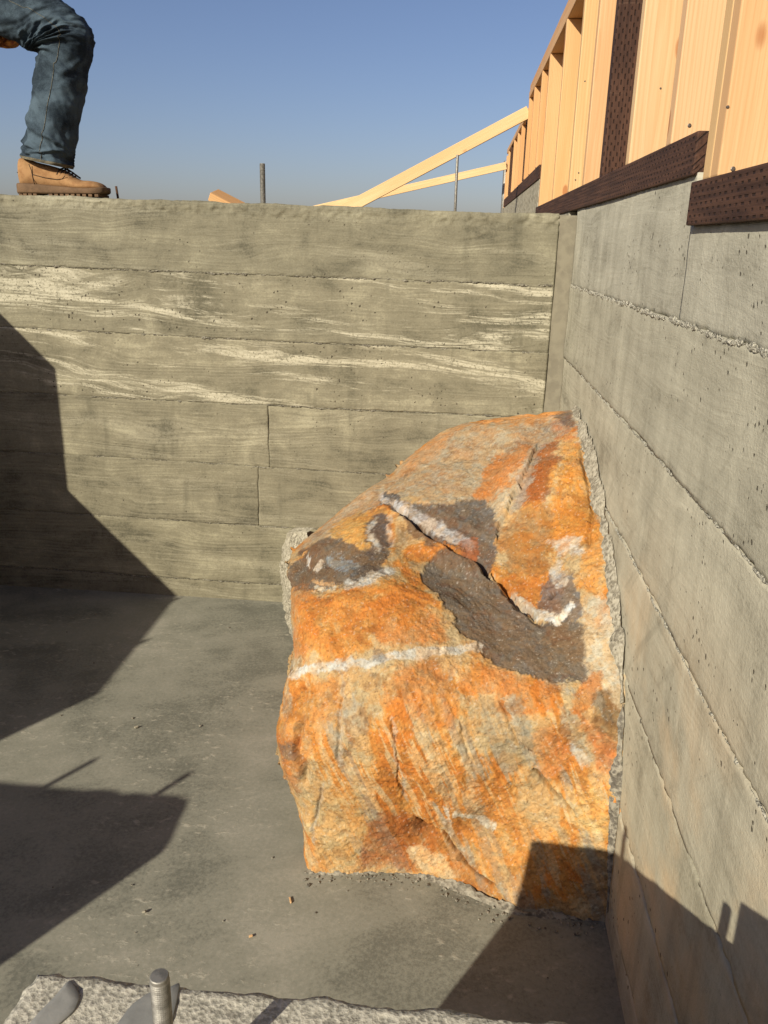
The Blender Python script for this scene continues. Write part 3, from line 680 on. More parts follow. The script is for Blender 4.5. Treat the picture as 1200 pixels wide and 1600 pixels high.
    poly([(745,765),(765,725),(790,710),(830,695),(825,720),(800,740),(795,760),(760,778)], deep, .95, 5, .2)
    poly([(805,785),(835,730),(850,695),(875,695),(865,735),(850,780)], C3(158, 90, 44), .95, 6)
    poly([(780,840),(815,795),(855,790),(860,840),(845,900),(810,885),(785,865)], C3(170, 118, 62), .9, 6, .25)
    poly([(865,785),(885,700),(905,690),(930,750),(940,860),(930,930),(900,900),(915,850),(880,830),(860,840)], C3(214,148,66), .85, 8, .3)
    poly([(838,690),(850,672),(890,650),(905,660),(880,680),(850,700),(835,735),(815,780),(800,800),(805,770)], C3(172,158,134), .8, 4)
    poly([(865,665),(905,655),(905,690),(880,690)], C3(184,104,46), .7, 4, .5)
    poly([(870,655),(890,645),(905,660),(890,668)], dk2, .8, 3)
    poly([(560,800),(590,790),(605,812),(600,850),(590,885),(555,865),(540,830)], C3(206,158,88), .7, 6)
    poly([(515,830),(545,808),(575,820),(560,860),(545,865)], C3(216,164,86), .9, 5)
    # dark unweathered patches
    poly([(448,915),(455,880),(480,856),(520,845),(545,855),(556,866),(572,858),(572,835),(582,806),(604,815),(610,840),(598,875),(600,896),(580,908),(540,912),(500,918),(465,920)], dark, 1, 3.5)
    poly([(575,870),(600,850),(606,815),(585,806),(575,840)], C3(96,84,78), .7, 4)
    poly([(512,875),(538,873),(556,885),(550,893),(528,888)], C3(150,152,146), .95, 2.5)
    poly([(545,890),(575,880),(595,890),(580,908),(552,905)], dk2, .7, 4, .4)
    poly([(600,776),(640,795),(700,795),(745,778),(768,802),(766,830),(772,860),(762,885),(744,862),(720,840),(680,820),(640,802)], C3(112,103,92), 1.05, 4, 0, 8)
    poly([(628,805),(660,815),(690,835),(680,850),(650,838)], C3(112, 86, 66), .9, 4)
    poly([(663,890),(672,877),(705,862),(745,876),(780,918),(815,950),(850,980),(880,965),(905,980),(917,1040),(917,1055),(865,1052),(830,1045),(785,1032),(755,1012),(725,980),(690,930)], C3(117,103,87), 1.08, 4, 0, 6)
    poly([(850,1000),(880,975),(905,985),(912,1045),(870,1045)], C3(134,112,84), .7, 8, .6)
    poly([(845,920),(862,895),(888,900),(905,930),(902,960),(880,968),(850,945)], C3(112,108,104), .95, 4)
    # quartz
    line([(600,774),(625,788),(650,800),(682,818),(715,838),(738,850)], C3(210,199,184), 9.5, 1, .35)
    line([(603,770),(622,776)], dk2, 7, .9, .2)
    poly([(720,845),(740,838),(748,862),(738,874),(726,862)], C3(170,100,56), .95, 3, .3)
    line([(800,925),(830,945),(850,958)], C3(218,206,180), 11, .95, .35)
    line([(848,955),(870,968),(893,946)], C3(228,220,200), 8, 1, .2)
    poly([(860,842),(900,840),(908,862),(870,868)], C3(214,204,184), .85, 4, .4)
    poly([(858,885),(878,880),(882,905),(866,915)], C3(216,208,190), .8, 4, .3)
    poly([(905,960),(930,930),(962,960),(972,1060),(950,1090),(925,1060),(915,1000)], C3(206,192,160), .9, 8, .3)
    line([(457,1052),(500,1044),(545,1036),(590,1030),(630,1024),(670,1020),(715,1016),(750,1010)], C3(216,205,182), 8.5, 1, .3)
    line([(590,1022),(600,1030)], C3(120,112,100), 9, .7, .5)
    line([(545,912),(575,908),(598,895),(612,890)], C3(216,206,184), 9, .9, .4)
    line([(588,810),(575,840),(590,855)], C3(206,196,176), 6, .8, .5)
    line([(610,815),(612,850)], C3(206,196,176), 5, .6, .5)
    line([(482,866),(478,875)], white, 4, .9, .2); line([(500,875),(495,886)], white, 6, .9, .2)
    line([(488,905),(522,912)], C3(224,176,120), 4, .9, .2); line([(490,914),(522,919)], C3(226,212,180), 4, .9, .2)
    line([(458,985),(461,1045)], pale, 6, .9, .3)
    # rust fields below
    poly([(452,925),(475,915),(500,935),(520,950),(500,980),(480,1030),(458,1020)], deep, .85, 12, .3)
    poly([(585,975),(595,940),(640,925),(680,970),(700,1000),(660,1010),(600,1005)], deep, .9, 8, .25)
    poly([(460,1080),(520,1058),(525,1110),(500,1150),(470,1200),(450,1215),(432,1160),(440,1110)], ora, .85, 8, .3)
    poly([(610,1060),(660,1030),(690,1045),(720,1090),(700,1130),(640,1110)], deep, .8, 10, .3)
    poly([(715,1080),(745,1030),(800,1050),(870,1070),(880,1100),(830,1110),(800,1120),(770,1080)], deep, .9, 8, .25)
    poly([(895,1110),(915,1060),(935,1050),(935,1090),(905,1120)], deep, .85, 6)
    poly([(905,1110),(940,1140),(965,1170),(960,1200),(935,1200),(925,1160)], C3(200,112,44), .8, 8, .3)
    poly([(720,1085),(770,1095),(800,1150),(815,1195),(790,1195),(750,1140)], C3(182,158,116), .85, 6, .4)
    poly([(798,1088),(815,1095),(832,1160),(815,1175)], C3(170,156,126), .85, 4, .3)
    poly([(880,1100),(900,1120),(925,1190),(905,1195),(885,1150)], C3(172,156,126), .85, 5, .3)
    poly([(888,1172),(910,1180),(922,1194),(905,1196)], C3(206,200,180), .9, 3, .2)
    poly([(838,1150),(870,1135),(885,1180),(870,1215),(845,1210)], C3(220,146,92), .5, 9, .3)
    poly([(535,1090),(560,1105),(570,1150),(550,1165),(540,1130)], C3(176,160,130), .75, 5, .3)
    poly([(560,1060),(610,1050),(625,1090),(590,1110),(560,1095)], C3(186,160,112), .7, 7, .4)
    poly([(565,1355),(575,1290),(610,1275),(650,1280),(690,1315),(640,1330),(650,1355)], C3(166,96,46), .9, 8, .25)
    poly([(640,1330),(665,1320),(700,1355),(715,1370),(690,1372),(650,1345)], C3(226,190,138), .9, 4)
    poly([(665,1300),(710,1320),(770,1395),(730,1390),(700,1350)], C3(190,120,58), .7, 6, .3)
    poly([(480,1250),(560,1230),(570,1290),(555,1350),(482,1360)], C3(208,170,110), .7, 12, .4)
    poly([(700,1220),(800,1240),(870,1300),(830,1400),(770,1370),(720,1300)], C3(212,158,88), .55, 14, .3)
    poly([(880,1240),(930,1225),(958,1290),(910,1290)], C3(220,180,110), .7, 10, .3)
    poly([(932,1085),(965,1080),(976,1120),(965,1155),(940,1140)], C3(108,76,42), .85, 7, .3)
    poly([(432,1150),(460,1160),(475,1195),(462,1240),(445,1215)], C3(180,104,46), .6, 6, .4)
    poly([(440,1165),(456,1163),(458,1185),(445,1190)], C3(96,92,84), .8, 4, .3)
    line([(535,1050),(532,1120),(530,1195)], C3(204,188,160), 3, .7, .4); line([(612,1120),(620,1190),(640,1255)], C3(204,188,160), 3, .6, .4)
    line([(500,1230),(490,1315)], C3(190,178,152), 4, .6, .3); line([(790,1090),(835,1200)], C3(206,186,150), 4, .7, .4)
    line([(695,1258),(704,1280),(700,1310)], C3(216,200,170), 4, .8, .3); line([(710,1265),(740,1278),(770,1292)], C3(222,206,174), 6, .9, .3)
    line([(728,1185),(740,1240),(752,1262)], C3(224,196,148), 10, .6, .8)
    # rough cement still sticking along the right wall
    dr, _ = seg_dist(RU, RV, [(905,655),(925,710),(945,800),(967,950),(975,1100)]); lay(C3(196,184,154), sstep(16, 4, dr) * .8)
    # tone follows the relief, browner in hollows; grain
    n6 = fbm(W * 40, 4, 422, .65)
    hue = sstep(.42, .62, fbm(P * 45, 4, 423, .65))[:, None]; col *= (1 - hue) * np.array([1.06, .97, .86]) + hue * np.array([.96, 1.05, 1.16])
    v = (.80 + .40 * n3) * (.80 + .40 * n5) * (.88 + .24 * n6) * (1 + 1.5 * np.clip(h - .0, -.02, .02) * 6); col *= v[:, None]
    lay(C3(120,74,38), sstep(-.10, -.2, med + fin * .5) * .35)
    sp = fbm(P * 260, 2, 470); lay(white, sstep(.72, .84, sp) * .4); lay(C3(70,56,44), sstep(.28, .17, sp) * .5)
    # ---------------- left and upper flank running back into the wall
    rowsP = P2.reshape(len(rows), nc, 3); colG = col.reshape(len(rows), nc, 3); first = rowsP[:, 0]
    ue = np.interp(rows, [641, 700, 860, 1100, 1440], [925, 720, 472, 460, 460]); ve = np.interp(rows, [641, 860, 1100, 1440], [668, 884, 975, 1040])
    end = onY(ue, ve, np.full(len(rows), .03))
    ns = 110; flank = []; fcol = []
    for i in range(ns, 0, -1):
        t = i / ns; q = first * (1 - t) + end * t
        side_n = np.stack([-np.ones(len(rows)), -.2 * np.ones(len(rows)), .25 * np.ones(len(rows))], 1)
        wob = (fbm(q * 9, 4, 480) - .5) * .05 * min(1, t * 4) * (1 - t * .3) - .02 * math.sin(t * math.pi)
        ta = min(1, t * 6); wob = wob + ta * ((fbm(q * 26, 4, 481, .6) - .5) * .022 + (fbm(q * 90, 3, 482, .6) - .5) * .007)
        q = q + side_n * wob[:, None]; flank.append(q)
        nn = sstep(.44, .56, fbm(q * 9, 6, 490, .65))[:, None]; n9 = sstep(.55, .62, fbm(q * 6 + 40, 5, 491, .62))[:, None]
        fk = deep * (1 - nn) + tan * nn; fcol.append((fk * (1 - n9) + greyt * n9) * (.75 + .5 * fbm(q * 120, 3, 492)[:, None]))
    G2 = np.concatenate([np.stack(flank, 1), rowsP], 1); K2 = np.concatenate([np.stack(fcol, 1), colG], 1)
    nr2, nc2 = G2.shape[:2]
    o = mesh_obj('boulder', G2.reshape(-1, 3), grid_faces(nr2, nc2)[:, ::-1], M_ROCK)
    at = o.data.color_attributes.new('mineral', 'FLOAT_COLOR', 'POINT')
    at.data.foreach_set('color', np.concatenate([K2.reshape(-1, 3), np.ones((nr2 * nc2, 1))], 1).astype(np.float32).ravel())
    tag(o, 'big orange rust-stained boulder with white quartz veins set in the concrete corner', 'boulder')
    return o
def rock_mat():
    q = NT('weathered_rock', .85, .25); at = q.t.nodes.new('ShaderNodeAttribute'); at.attribute_name = 'mineral'; o = q.tc.outputs['Object']
    a = q.noise(o, 420.0, 3.0, .7); b = q.noise(o, 130.0, 4.0, .65)
    c = q.mix(q.ramp(b, .30, .70, 0, 1), q.mix(1.0, at.outputs['Color'], (.86, .83, .79, 1), 'MULTIPLY'), q.mix(1.0, at.outputs['Color'], (1.09, 1.08, 1.06, 1), 'MULTIPLY'))
    c = q.mix(q.ramp(a, .64, .76, 0, .22), c, (.60, .54, .44, 1)); c = q.mix(q.ramp(a, .36, .27, 0, .35), c, (.10, .07, .045, 1))
    return q.done(c, q.bump(q.math('ADD', a, q.math('MULTIPLY', b, 1.5)), .55, .003))
M_ROCK = rock_mat()
build_boulder()

# grout fillets where the boulder meets walls and slab
def fillet(name, pts, w0, mat, parent, nrm, seed, amp=.008, k=14, step=.004):
    """pts: 3D polyline of the joint; w0: pair of vectors (functions of t) spanning the band; nrm: bulge direction"""
    pts = np.asarray(pts, float); L = np.concatenate([[0], np.cumsum(np.linalg.norm(np.diff(pts, axis=0), axis=1))]); n = max(8, int(L[-1] / step))
    t = np.linspace(0, L[-1], n); C = np.stack([np.interp(t, L, pts[:, i]) for i in range(3)], 1)
    a, b = w0; a = np.asarray(a, float); b = np.asarray(b, float); nrm = np.asarray(nrm, float)
    s = np.linspace(0, 1, k); ww = np.clip(-.35 + 2.2 * fbm(np.stack([t * 14, t * 0, t * 0 + seed], 1), 6, seed, .7), .12, 1.6) * np.clip(t / .03, .15, 1) * np.clip((L[-1] - t) / .12, .3, 1)
    V = C[:, None] + ww[:, None, None] * (a[None, None] * (1 - s)[None, :, None] + b[None, None] * s[None, :, None])
    V = V.reshape(-1, 3); bul = np.tile(np.sin(s * np.pi), n)
    q = fbm(V * 70, 4, seed + 1, .65) - .5; cel = worley(V * 75, seed + 2)
    V = V + nrm * (bul * (.001 + amp * 1.6 * q + amp * .5 * (cel - .4)))[:, None]
    return child(mesh_obj(name, V, grid_faces(n, k), mat), parent)
jr = [on(u, v, 0, 0) for u, v in [(893, 644), (906, 655), (925, 705), (943, 795), (957, 870), (967, 950), (973, 1020), (976, 1100), (972, 1170), (966, 1250), (958, 1340), (952, 1425)]]
fillet('grout_fillet', np.array(jr[:8]) + [-.004, 0, 0], ((-.018, .008, -.010), (.003, -.014, .026)), M_GROUT, rw, (-.7, -.3, .5), 510, .004)
fillet('grout_fillet', np.array(jr[7:]) + [-.003, 0, 0], ((-.014, -.002, 0), (.004, -.010, .004)), M_GROUT_D, rw, (-.5, -.8, .2), 520, .008)
jf = [on(u, v, 2, 0) for u, v in [(476, 1364), (520, 1366), (570, 1365), (610, 1362), (645, 1366), (700, 1386), (750, 1406), (800, 1426), (880, 1436), (952, 1438)]]
FL = bpy.data.objects['floor']
o = fillet('grout_fillet', np.array(jf), ((0, .02, .012), (0, -.010, -.004)), M_GROUT_D, FL, (0, -.7, .7), 530, .007)
# collar of cement at the back wall
def collar():
    n, k = 90, 26; v = np.linspace(824, 1000, n); V = []
    uo = np.interp(v, [824, 832, 860, 900, 945, 975, 1000], [458, 443, 437, 437, 440, 442, 452]); uo = uo + (fbm(np.stack([v / 9, v * 0, v * 0], 1), 3, 540) - .5) * 6
    yo = np.interp(v, [824, 840, 900, 945, 975, 1000], [-.005, -.03, -.05, -.07, -.18, -.30])
    for s in np.linspace(0, 1, k):
        y = yo * (1 - s) + (yo - .12) * s + .09 * (1 - s) ** 6; u = uo + 44 * s - 8 * np.sin(s * np.pi * .5)
        V.append(onY(u, v, y))
    for s in (1, 2):
        V.insert(0, onY(uo + 10 * s, v + 3 * s, yo * 0 + .02))
    V = np.stack(V, 1); k2 = V.shape[1]; V = V.reshape(-1, 3)
    V = V + np.array([-.6, -.6, .4]) * ((fbm(V * 40, 5, 541, .6) - .5) * .026 + (worley(V * 90, 542) - .45) * .004)[:, None]
    child(mesh_obj('grout_collar', V, grid_faces(n, k2), M_GROUT), bw)
collar()

# ------------------------------------------------------------------ wood framing on the right wall
def stud_wall(label, loc):
    e = empty('stud_wall', loc); tag(e, label, 'stud wall', None, 'thing'); return e
def stick(name, dims, p0, parent, mat, axis='z', tint=1.0, bev=.003):
    o = bev_box(name, dims, mat, None, bev)
    R = {'z': Matrix.Identity(3), 'y': Matrix(((1, 0, 0), (0, 0, 1), (0, -1, 0))).to_3x3(), 'x': Matrix(((0, 0, 1), (0, 1, 0), (-1, 0, 0))).to_3x3()}[axis]
    o.matrix_world = Matrix.Translation(p0) @ R.to_4x4()
    if parent:
        o.parent = parent; o.matrix_parent_inverse = Matrix.Translation(-Vector(parent.location))
    t = tint if not np.isscalar(tint) else (tint,) * 3
    o.color = (*t, 1); return o
SW = .14
sa = stud_wall('near fir stud wall on dark treated plates above the pale concrete wall', (.07, -.5, 1.42))
ZT = 2.135
stick('sill_plate', (SW + .006, .064, 2.91), (SW / 2 - .003, -1.395, 1.421 + .032), sa, M_PT, 'y')
def nail(p, parent, r=.0042):
    n = 10; th = np.linspace(0, 2 * np.pi, n, endpoint=False)
    rings = [np.stack([np.full(n, 0.0) - d, r * s * np.cos(th), r * s * np.sin(th)], 1) for d, s in ((-.002, 1), (.0012, 1), (.0016, .8))]
    V, F = loft(rings); o = mesh_obj('nail_head', V, F, M_NAIL); o.location = p; child(o, parent)
for i, (y, mat, tn) in enumerate([(-1.193, M_FIR, (1, .98, 1.0)), (-.802, M_FIR, (1.0, 1.06, 1.12)), (-.43, M_PT, 1), (-.094, M_FIR, (1.0, .98, .98)), (.27, M_FIR, (1.02, 1.06, .98)), (.80, M_FIR, (1.03, .98, .86)), (1.42, M_FIR, (1.0, .92, .8)), ]):
    stick('stud', (SW, .038, ZT - 1.486), (SW / 2, y + .019, 1.4855), sa, mat, 'z', tn)
for y in (1.80, 2.255, 2.62):
    stick('stud', (SW, .038, ZT - 1.688), (SW / 2, y + .019, 1.6865), sa, M_FIR, 'z', (1.0, .88, .72))
stick('sill_plate', (SW + .006, .064, 1.2), (SW / 2 - .003, 1.505, 1.613 + .0325), sa, M_PT, 'y')
stick('top_plate', (SW, .038, 4.08), (SW / 2, -1.395, ZT + .0195), sa, M_FIR, 'y', (.92, .86, .80)); stick('top_plate', (SW, .038, 4.08), (SW / 2 + .004, -1.395, ZT + .0585), sa, M_FIR, 'y', (.90, .80, .72))
stick('sheathing', (.012, 2.9, .70), (SW + .009, .06, 1.426), sa, M_PLY, 'z', bev=.001); stick('sheathing', (.012, 1.18, .50), (SW + .009, 2.105, 1.62), sa, M_PLY, 'z', bev=.001)
sb = stud_wall('lower near stud wall with a doubled post on a treated plate at the right edge', (.07, -2.2, 1.345))
stick('sill_plate', (SW + .006, .064, 2.6), (SW / 2 - .009, -4.02, 1.345 + .032), sb, M_PT, 'y')
for i, y in enumerate((-1.529, -1.489, -1.93, -2.33, -2.73, -3.13)):
    stick('stud', (SW, .0385, 2.3), (SW / 2 - .004, y + .019, 1.4095), sb, M_FIR, 'z', [(1.0, 1.0, 1.0), (1.0, 1.04, .98)][i % 2])
stick('top_plate', (SW, .038, 2.6), (SW / 2, -4.02, 3.73), sb, M_FIR, 'y', .95)
stick('sheathing', (.012, 2.6, 2.4), (SW + .009, -2.72, 1.35), sb, M_PLY, 'z', bev=.001)  # studs and sheathing of this wall carried higher out of view to cut sky light
sc = stud_wall('far end of the stud wall framing beyond the concrete, with low top plate', (.07, 3.8, 1.61))
stick('sill_plate', (SW + .006, .064, 2.16), (SW / 2 - .003, 2.715, 1.613 + .0325), sc, M_PT, 'y')
for y, mat in ((2.75, M_PT), (3.16, M_FIR), (3.55, M_FIR), (3.97, M_FIR), (4.38, M_PT), (4.74, M_FIR)):
    stick('stud', (SW, .038, 2.055 - 1.688), (SW / 2, y + .019, 1.6865), sc, mat, 'z', (1.0, .88, .72))
stick('top_plate', (SW, .038, 2.30), (SW / 2, 2.72, 2.055 + .0185), sc, M_FIR, 'y', (.92, .86, .80)); stick('sheathing', (.012, 2.14, .43), (SW + .009, 3.80, 1.62), sc, M_PLY, 'z', bev=.001)
stick('end_stud', (SW, .038, .70), (SW / 2, 5.03, 1.34), sc, M_FIR, 'z', (1.0, .85, .70))
def face_nail(u, v, y, parent, r=.0035):
    p = on(u, v, 1, y); n = 10; th = np.linspace(0, 2 * np.pi, n, endpoint=False)
    rings = [np.stack([r * k * np.cos(th), np.full(n, -d), r * k * np.sin(th)], 1) for d, k in ((-.002, 1), (.001, 1), (.0014, .75))]
    V, F = loft(rings); o = mesh_obj('nail_head', V, F, M_NAIL, smooth=False); o.location = (p[0], y - .0003, p[2]); child(o, parent)
face_nail(1077, 196, -1.193, sa, .0034); face_nail(1032, 138, -.802, sa, .002); face_nail(914, 127, -.094, sa, .0022); face_nail(899, 281, .27, sa, .0026); face_nail(904, 270, .27, sa, .0026)
face_nail(1145, 264, -1.529, sb, .0034); face_nail(1137, 167, -1.529, sb, .002)
p = on(963, 266, 0, -.006)
V, F = bolt_mesh(.03, .006); o = mesh_obj('anchor_bolt', V, F, M_STEEL); o.location = (.04, -.62, 1.486); child(o, sa)

# pipe at the far end and stake in the yard
def pole(name, x, y, z0, z1, r, label, cat, mat=None, tilt=0.0):
    V, F = tube([(x, y, z0), (x + tilt * .5, y, (z0 + z1) / 2), (x + tilt, y, z1 - .004), (x + tilt, y, z1)], [r, r, r, r * .8], 12)
    e = mesh_obj(name, V, F, mat or M_STEEL); return tag(e, label, cat)
p0 = on(712, 328, 1, 2.0); p1 = on(715.5, 242, 1, 2.0)
pole('steel_stake', p0[0] - .002, 2.0, 1.31, p1[2], .0075, 'thin upright steel stake in front of the crossed braces', 'stake', tilt=p1[0] - p0[0])
p0 = on(786, 330, 1, 5.25)
pole('steel_post', p0[0], 5.25, 1.31, 2.02, .022, 'grey steel post at the far end of the wood framing', 'post')

# ------------------------------------------------------------------ braces, scrap
def beam(name, a, b, w_, t_, mat, label, cat, side=(0, 1, 0), tint=1.0):
    a = Vector(a); b = Vector(b); d = b - a; o = bev_box(name, (w_, t_, d.length), mat, None, .002)
    z = d.normalized(); y = Vector(side); y = (y - z * y.dot(z)).normalized(); x = y.cross(z)
    R = Matrix((x, y, z)).transposed(); o.matrix_world = Matrix.Translation(a) @ R.to_4x4()
    t = tint if not np.isscalar(tint) else (tint,) * 3
    o.color = (*t, 1); return tag(o, label, cat, 'braces')
a = on(826, 175, 1, 2.66); b = on(538, 328, 1, 2.66); dirv = (b - a) / np.linalg.norm(b - a)
beam('diagonal_brace', a, a + dirv * (np.linalg.norm(b - a) + .42), .068, .038, M_FIR, 'steeper pale lumber brace, nearer of the two crossing above the wall', 'brace', tint=(1.12, 1.22, 1.2))
a = on(791, 259, 1, 5.0); b = on(500, 325, 1, 5.0); dirv = (b - a) / np.linalg.norm(b - a)
beam('diagonal_brace', a, a + dirv * (np.linalg.norm(b - a) + 1.2), .060, .038, M_FIR, 'shallower pale lumber brace running behind to the far end of the framing', 'brace', tint=(1.12, 1.20, 1.16))
a = on(333, 304, 1, .42); b = on(374, 325, 1, .42)
o = beam('lumber_scrap', a, a + (b - a) / np.linalg.norm(b - a) * .32, .030, .085, M_FIR, 'short lumber scrap tilted up behind the concrete wall near the pipe bolt', 'lumber', side=(.35, 1, .1), tint=(1.0, .9, .75)); del o['group']

# ------------------------------------------------------------------ worker on the wall
M_JEAN = NT('denim', .9, .15)
def denim(q):
    o = q.tc.outputs['Object']; a = q.noise(o, 9.0, 4.0, .6, .5); b = q.noise(o, 520.0, 2.0, .6); x, y, z = q.xyz(o)
    tw = q.noise(q.vec(q.math('MULTIPLY', q.math('ADD', x, z), 900.0), q.math('MULTIPLY', q.math('SUBTRACT', x, z), 90.0), y), 1.0, 2.0)
    c = q.mix(q.ramp(q.math('ADD', a, q.math('MULTIPLY', q.math('SUBTRACT', b, .5), .35)), .36, .66), srgb(30, 40, 48), srgb(72, 87, 97))
    c = q.mix(q.ramp(tw, .5, .7, 0, .25), c, srgb(84, 98, 108))
    return q.done(c, q.bump(q.math('ADD', b, tw), .3, .001))
M_JEAN = denim(M_JEAN)
M_THREAD = plain('seam_thread', srgb(118, 116, 102), .9, 0, 160.0, .7); M_HEM = plain('frayed_hem', srgb(104, 98, 80), .95, 0, 90.0, .45)
M_BOOT = plain('nubuck', srgb(150, 116, 78), .9, 0, 35.0, .22, .25, dark=srgb(128, 94, 60)); M_SOLE = plain('boot_sole', srgb(104, 82, 60), .85, 0, 40.0, .3, .3)
M_LACE = plain('lace', srgb(48, 38, 30), .9); M_BAND = plain('boot_collar', srgb(140, 96, 56), .9)
M_SKIN = plain('skin', srgb(188, 130, 92), .6, 0, 60.0, .15, .1); M_SHIRT = plain('canvas_jacket', srgb(96, 84, 66), .9, 0, 40.0, .3, .3)
M_HAIR = plain('hair', srgb(58, 42, 30), .8, 0, 200.0, .4, .5); M_GLOVE = plain('leather_glove', srgb(190, 128, 58), .8, 0, 50.0, .4, .3, dark=srgb(120, 62, 34))
YL = .10
pw = empty('person', (-1.75, YL, 1.43)); tag(pw, 'person in dark blue jeans and tan work boots, one knee bent, standing on the wall', 'person')
def catmull(P, m):
    P = np.asarray(P, float); n = len(P); t = np.linspace(0, n - 1, m); i = np.clip(t.astype(int), 0, n - 2); f = (t - i)[:, None]
    g = lambda k: P[np.clip(i + k, 0, n - 1)]
    return .5 * (2 * g(0) + (g(1) - g(-1)) * f + (2 * g(-1) - 5 * g(0) + 4 * g(1) - g(2)) * f ** 2 + (3 * g(0) - g(-1) - 3 * g(1) + g(2)) * f ** 3)
def leg_loft(pairs, y0, depth_k, name, fold=True):
    A = np.array([on(a[0], a[1], 1, y0) for a, b in pairs]); B = np.array([on(b[0], b[1], 1, y0) for a, b in pairs])
    m = 260; A = catmull(A, m); B = catmull(B, m); nT = 96; th = np.linspace(0, 2 * np.pi, nT, endpoint=False); rings = []
    for i in range(m):
        c = (A[i] + B[i]) / 2; ax = (B[i] - A[i]) / 2; hw = np.linalg.norm(ax); ax = ax / hw
        ct = np.sign(np.cos(th)) * np.abs(np.cos(th)) ** .92; stt = np.sign(np.sin(th)) * np.abs(np.sin(th)) ** .92
        rings.append(c + hw * ct[:, None] * ax + max(hw * depth_k, .055) * stt[:, None] * np.array([0, -1.0, 0]))
    R = np.stack(rings); s = np.linspace(0, 1, m)
    N = R - R.mean(1, keepdims=True); N /= np.linalg.norm(N, axis=2, keepdims=True)
    if fold:
        ss, tt = np.meshgrid(s, th, indexing='ij'); q = np.stack([np.cos(tt) * 1.0, np.sin(tt) * 1.0, ss * 16], 2).reshape(-1, 3)
        q[:, 2] += q[:, 0] * 1.1
        kn = np.exp(-((ss - .56) / .13) ** 2).ravel(); an = np.exp(-((ss - .06) / .10) ** 2).ravel(); base = .35
        rid = 1 - np.abs(fbm(q * [1.2, 1.2, 1.0], 3, 601) * 2 - 1) * 2
        innr = (1 - np.cos(tt)).ravel() * .5
        h = rid * .010 * (base + kn * 1.5 * (.3 + innr) + an * .9) + (fbm(q * 2.2, 3, 602) - .5) * .010
        # sharp creases fanning out of the knee pit
        fan = np.sin((ss * 2 * np.pi * 17 + 1.3 * np.cos(tt) + 2 * fbm(q * .8, 2, 603).reshape(ss.shape)).ravel())
        h += np.maximum(fan, -.2) * .006 * np.exp(-((ss - .55) / .085) ** 2).ravel() * innr ** .6
        S1, T1 = ss.ravel(), tt.ravel(); wob = (fbm(q * 1.5, 3, 604) - .5)
        for s0, t0, s1, t1, wd_, hh in ((.50, 3.3, .40, 1.7, .010, .009), (.505, 3.2, .455, 1.2, .008, .010), (.515, 3.2, .50, .9, .007, .010), (.525, 3.2, .545, .9, .007, .009), (.54, 3.2, .60, 1.1, .009, .010), (.56, 3.2, .66, 1.5, .011, .010), (.60, 3.0, .74, 1.7, .012, .008),
                                        (.13, 3.2, .08, 1.5, .009, .008), (.20, 3.1, .13, 1.2, .010, .008), (.10, .2, .15, 1.6, .008, .008), (.30, 2.8, .22, 1.6, .012, .005), (.05, 2.2, .10, .5, .008, .007), (.36, .4, .30, 1.4, .012, .005)):
            tq = np.clip((T1 - t0) / (t1 - t0), 0, 1); line_ = s0 + (s1 - s0) * tq + wob * .02
            endf = np.clip(1 - np.abs((T1 - (t0 + t1) / 2) / ((t1 - t0) / 2)) ** 4, 0, 1)
            dd_ = (S1 - line_) / wd_; h += hh * endf * (np.exp(-dd_ ** 2) - .7 * np.exp(-(dd_ + 1.8) ** 2))
        h = h.reshape(m, nT) * np.clip(s * 30, 0.2, 1)[:, None]; R = R + N * h[:, :, None]
    return R, N
pairs = [((39, 248), (110, 264)), ((42, 236), (108, 246)), ((46, 214), (114, 222)), ((51, 175), (122, 182)), ((57, 140), (129, 146)), ((61, 105), (135, 110)), ((65, 88), (140, 82)), ((67, 79), (142, 60)), ((66, 77), (136, 42)), ((58, 76), (121, 25)), ((46, 73), (104, 9)), ((30, 66), (86, -4)), ((0, 56), (52, -24)), ((-45, 46), (8, -48)), ((-95, 45), (-50, -78)), ((-135, 40), (-100, -100))]
R, N = leg_loft(pairs, YL, .92, 'jeans')
V, F = loft(list(R)); V = np.array(V)
# far leg and seat, out of view
def limb(pts, rad, n=24, m=40):
    pts = catmull(pts, m); rad = catmull(np.array(rad)[:, None], m)[:, 0]; return tube(pts, rad, n)
hipx, hipz = -2.13, 2.06
V2, F2 = limb([(hipx + .02, .16, hipz), (-2.20, .25, 1.80), (-2.22, .28, 1.56), (-2.24, .28, 1.47), (-2.40, .28, 1.43), (-2.60, .28, 1.42), (-2.64, .28, 1.42)], [.10, .085, .075, .07, .065, .055, .05])
V3, F3 = limb([(hipx - .07, .13, hipz - .03), (hipx - .02, .13, hipz + .04), (hipx + .0, .13, hipz + .16), (hipx + .02, .13, hipz + .20)], [.12, .165, .155, .15])
allV = []; allF = []; off = 0
for v, f in ((V, F), (V2, F2), (V3, F3)):
    allV.append(np.asarray(v)); allF += [tuple(i + off for i in ff) for ff in f]; off += len(v)
jeans = child(mesh_obj('jeans', np.concatenate(allV), allF, M_JEAN), pw)
# side seam and hem
k = 22
seam = [R[i, k + int(2 * math.sin(i * .03))] + N[i, k] * .0012 for i in range(4, 205)]
V, F = tube(seam, .0009, 5); child(mesh_obj('seam', V, F, M_THREAD), jeans)
hem = []
for i in range(0, 8): hem.append(R[i] + N[i] * (.0022 if 0 < i < 7 else .0005))
V, F = loft(hem, False); child(mesh_obj('hem', V, F, M_HEM), jeans)
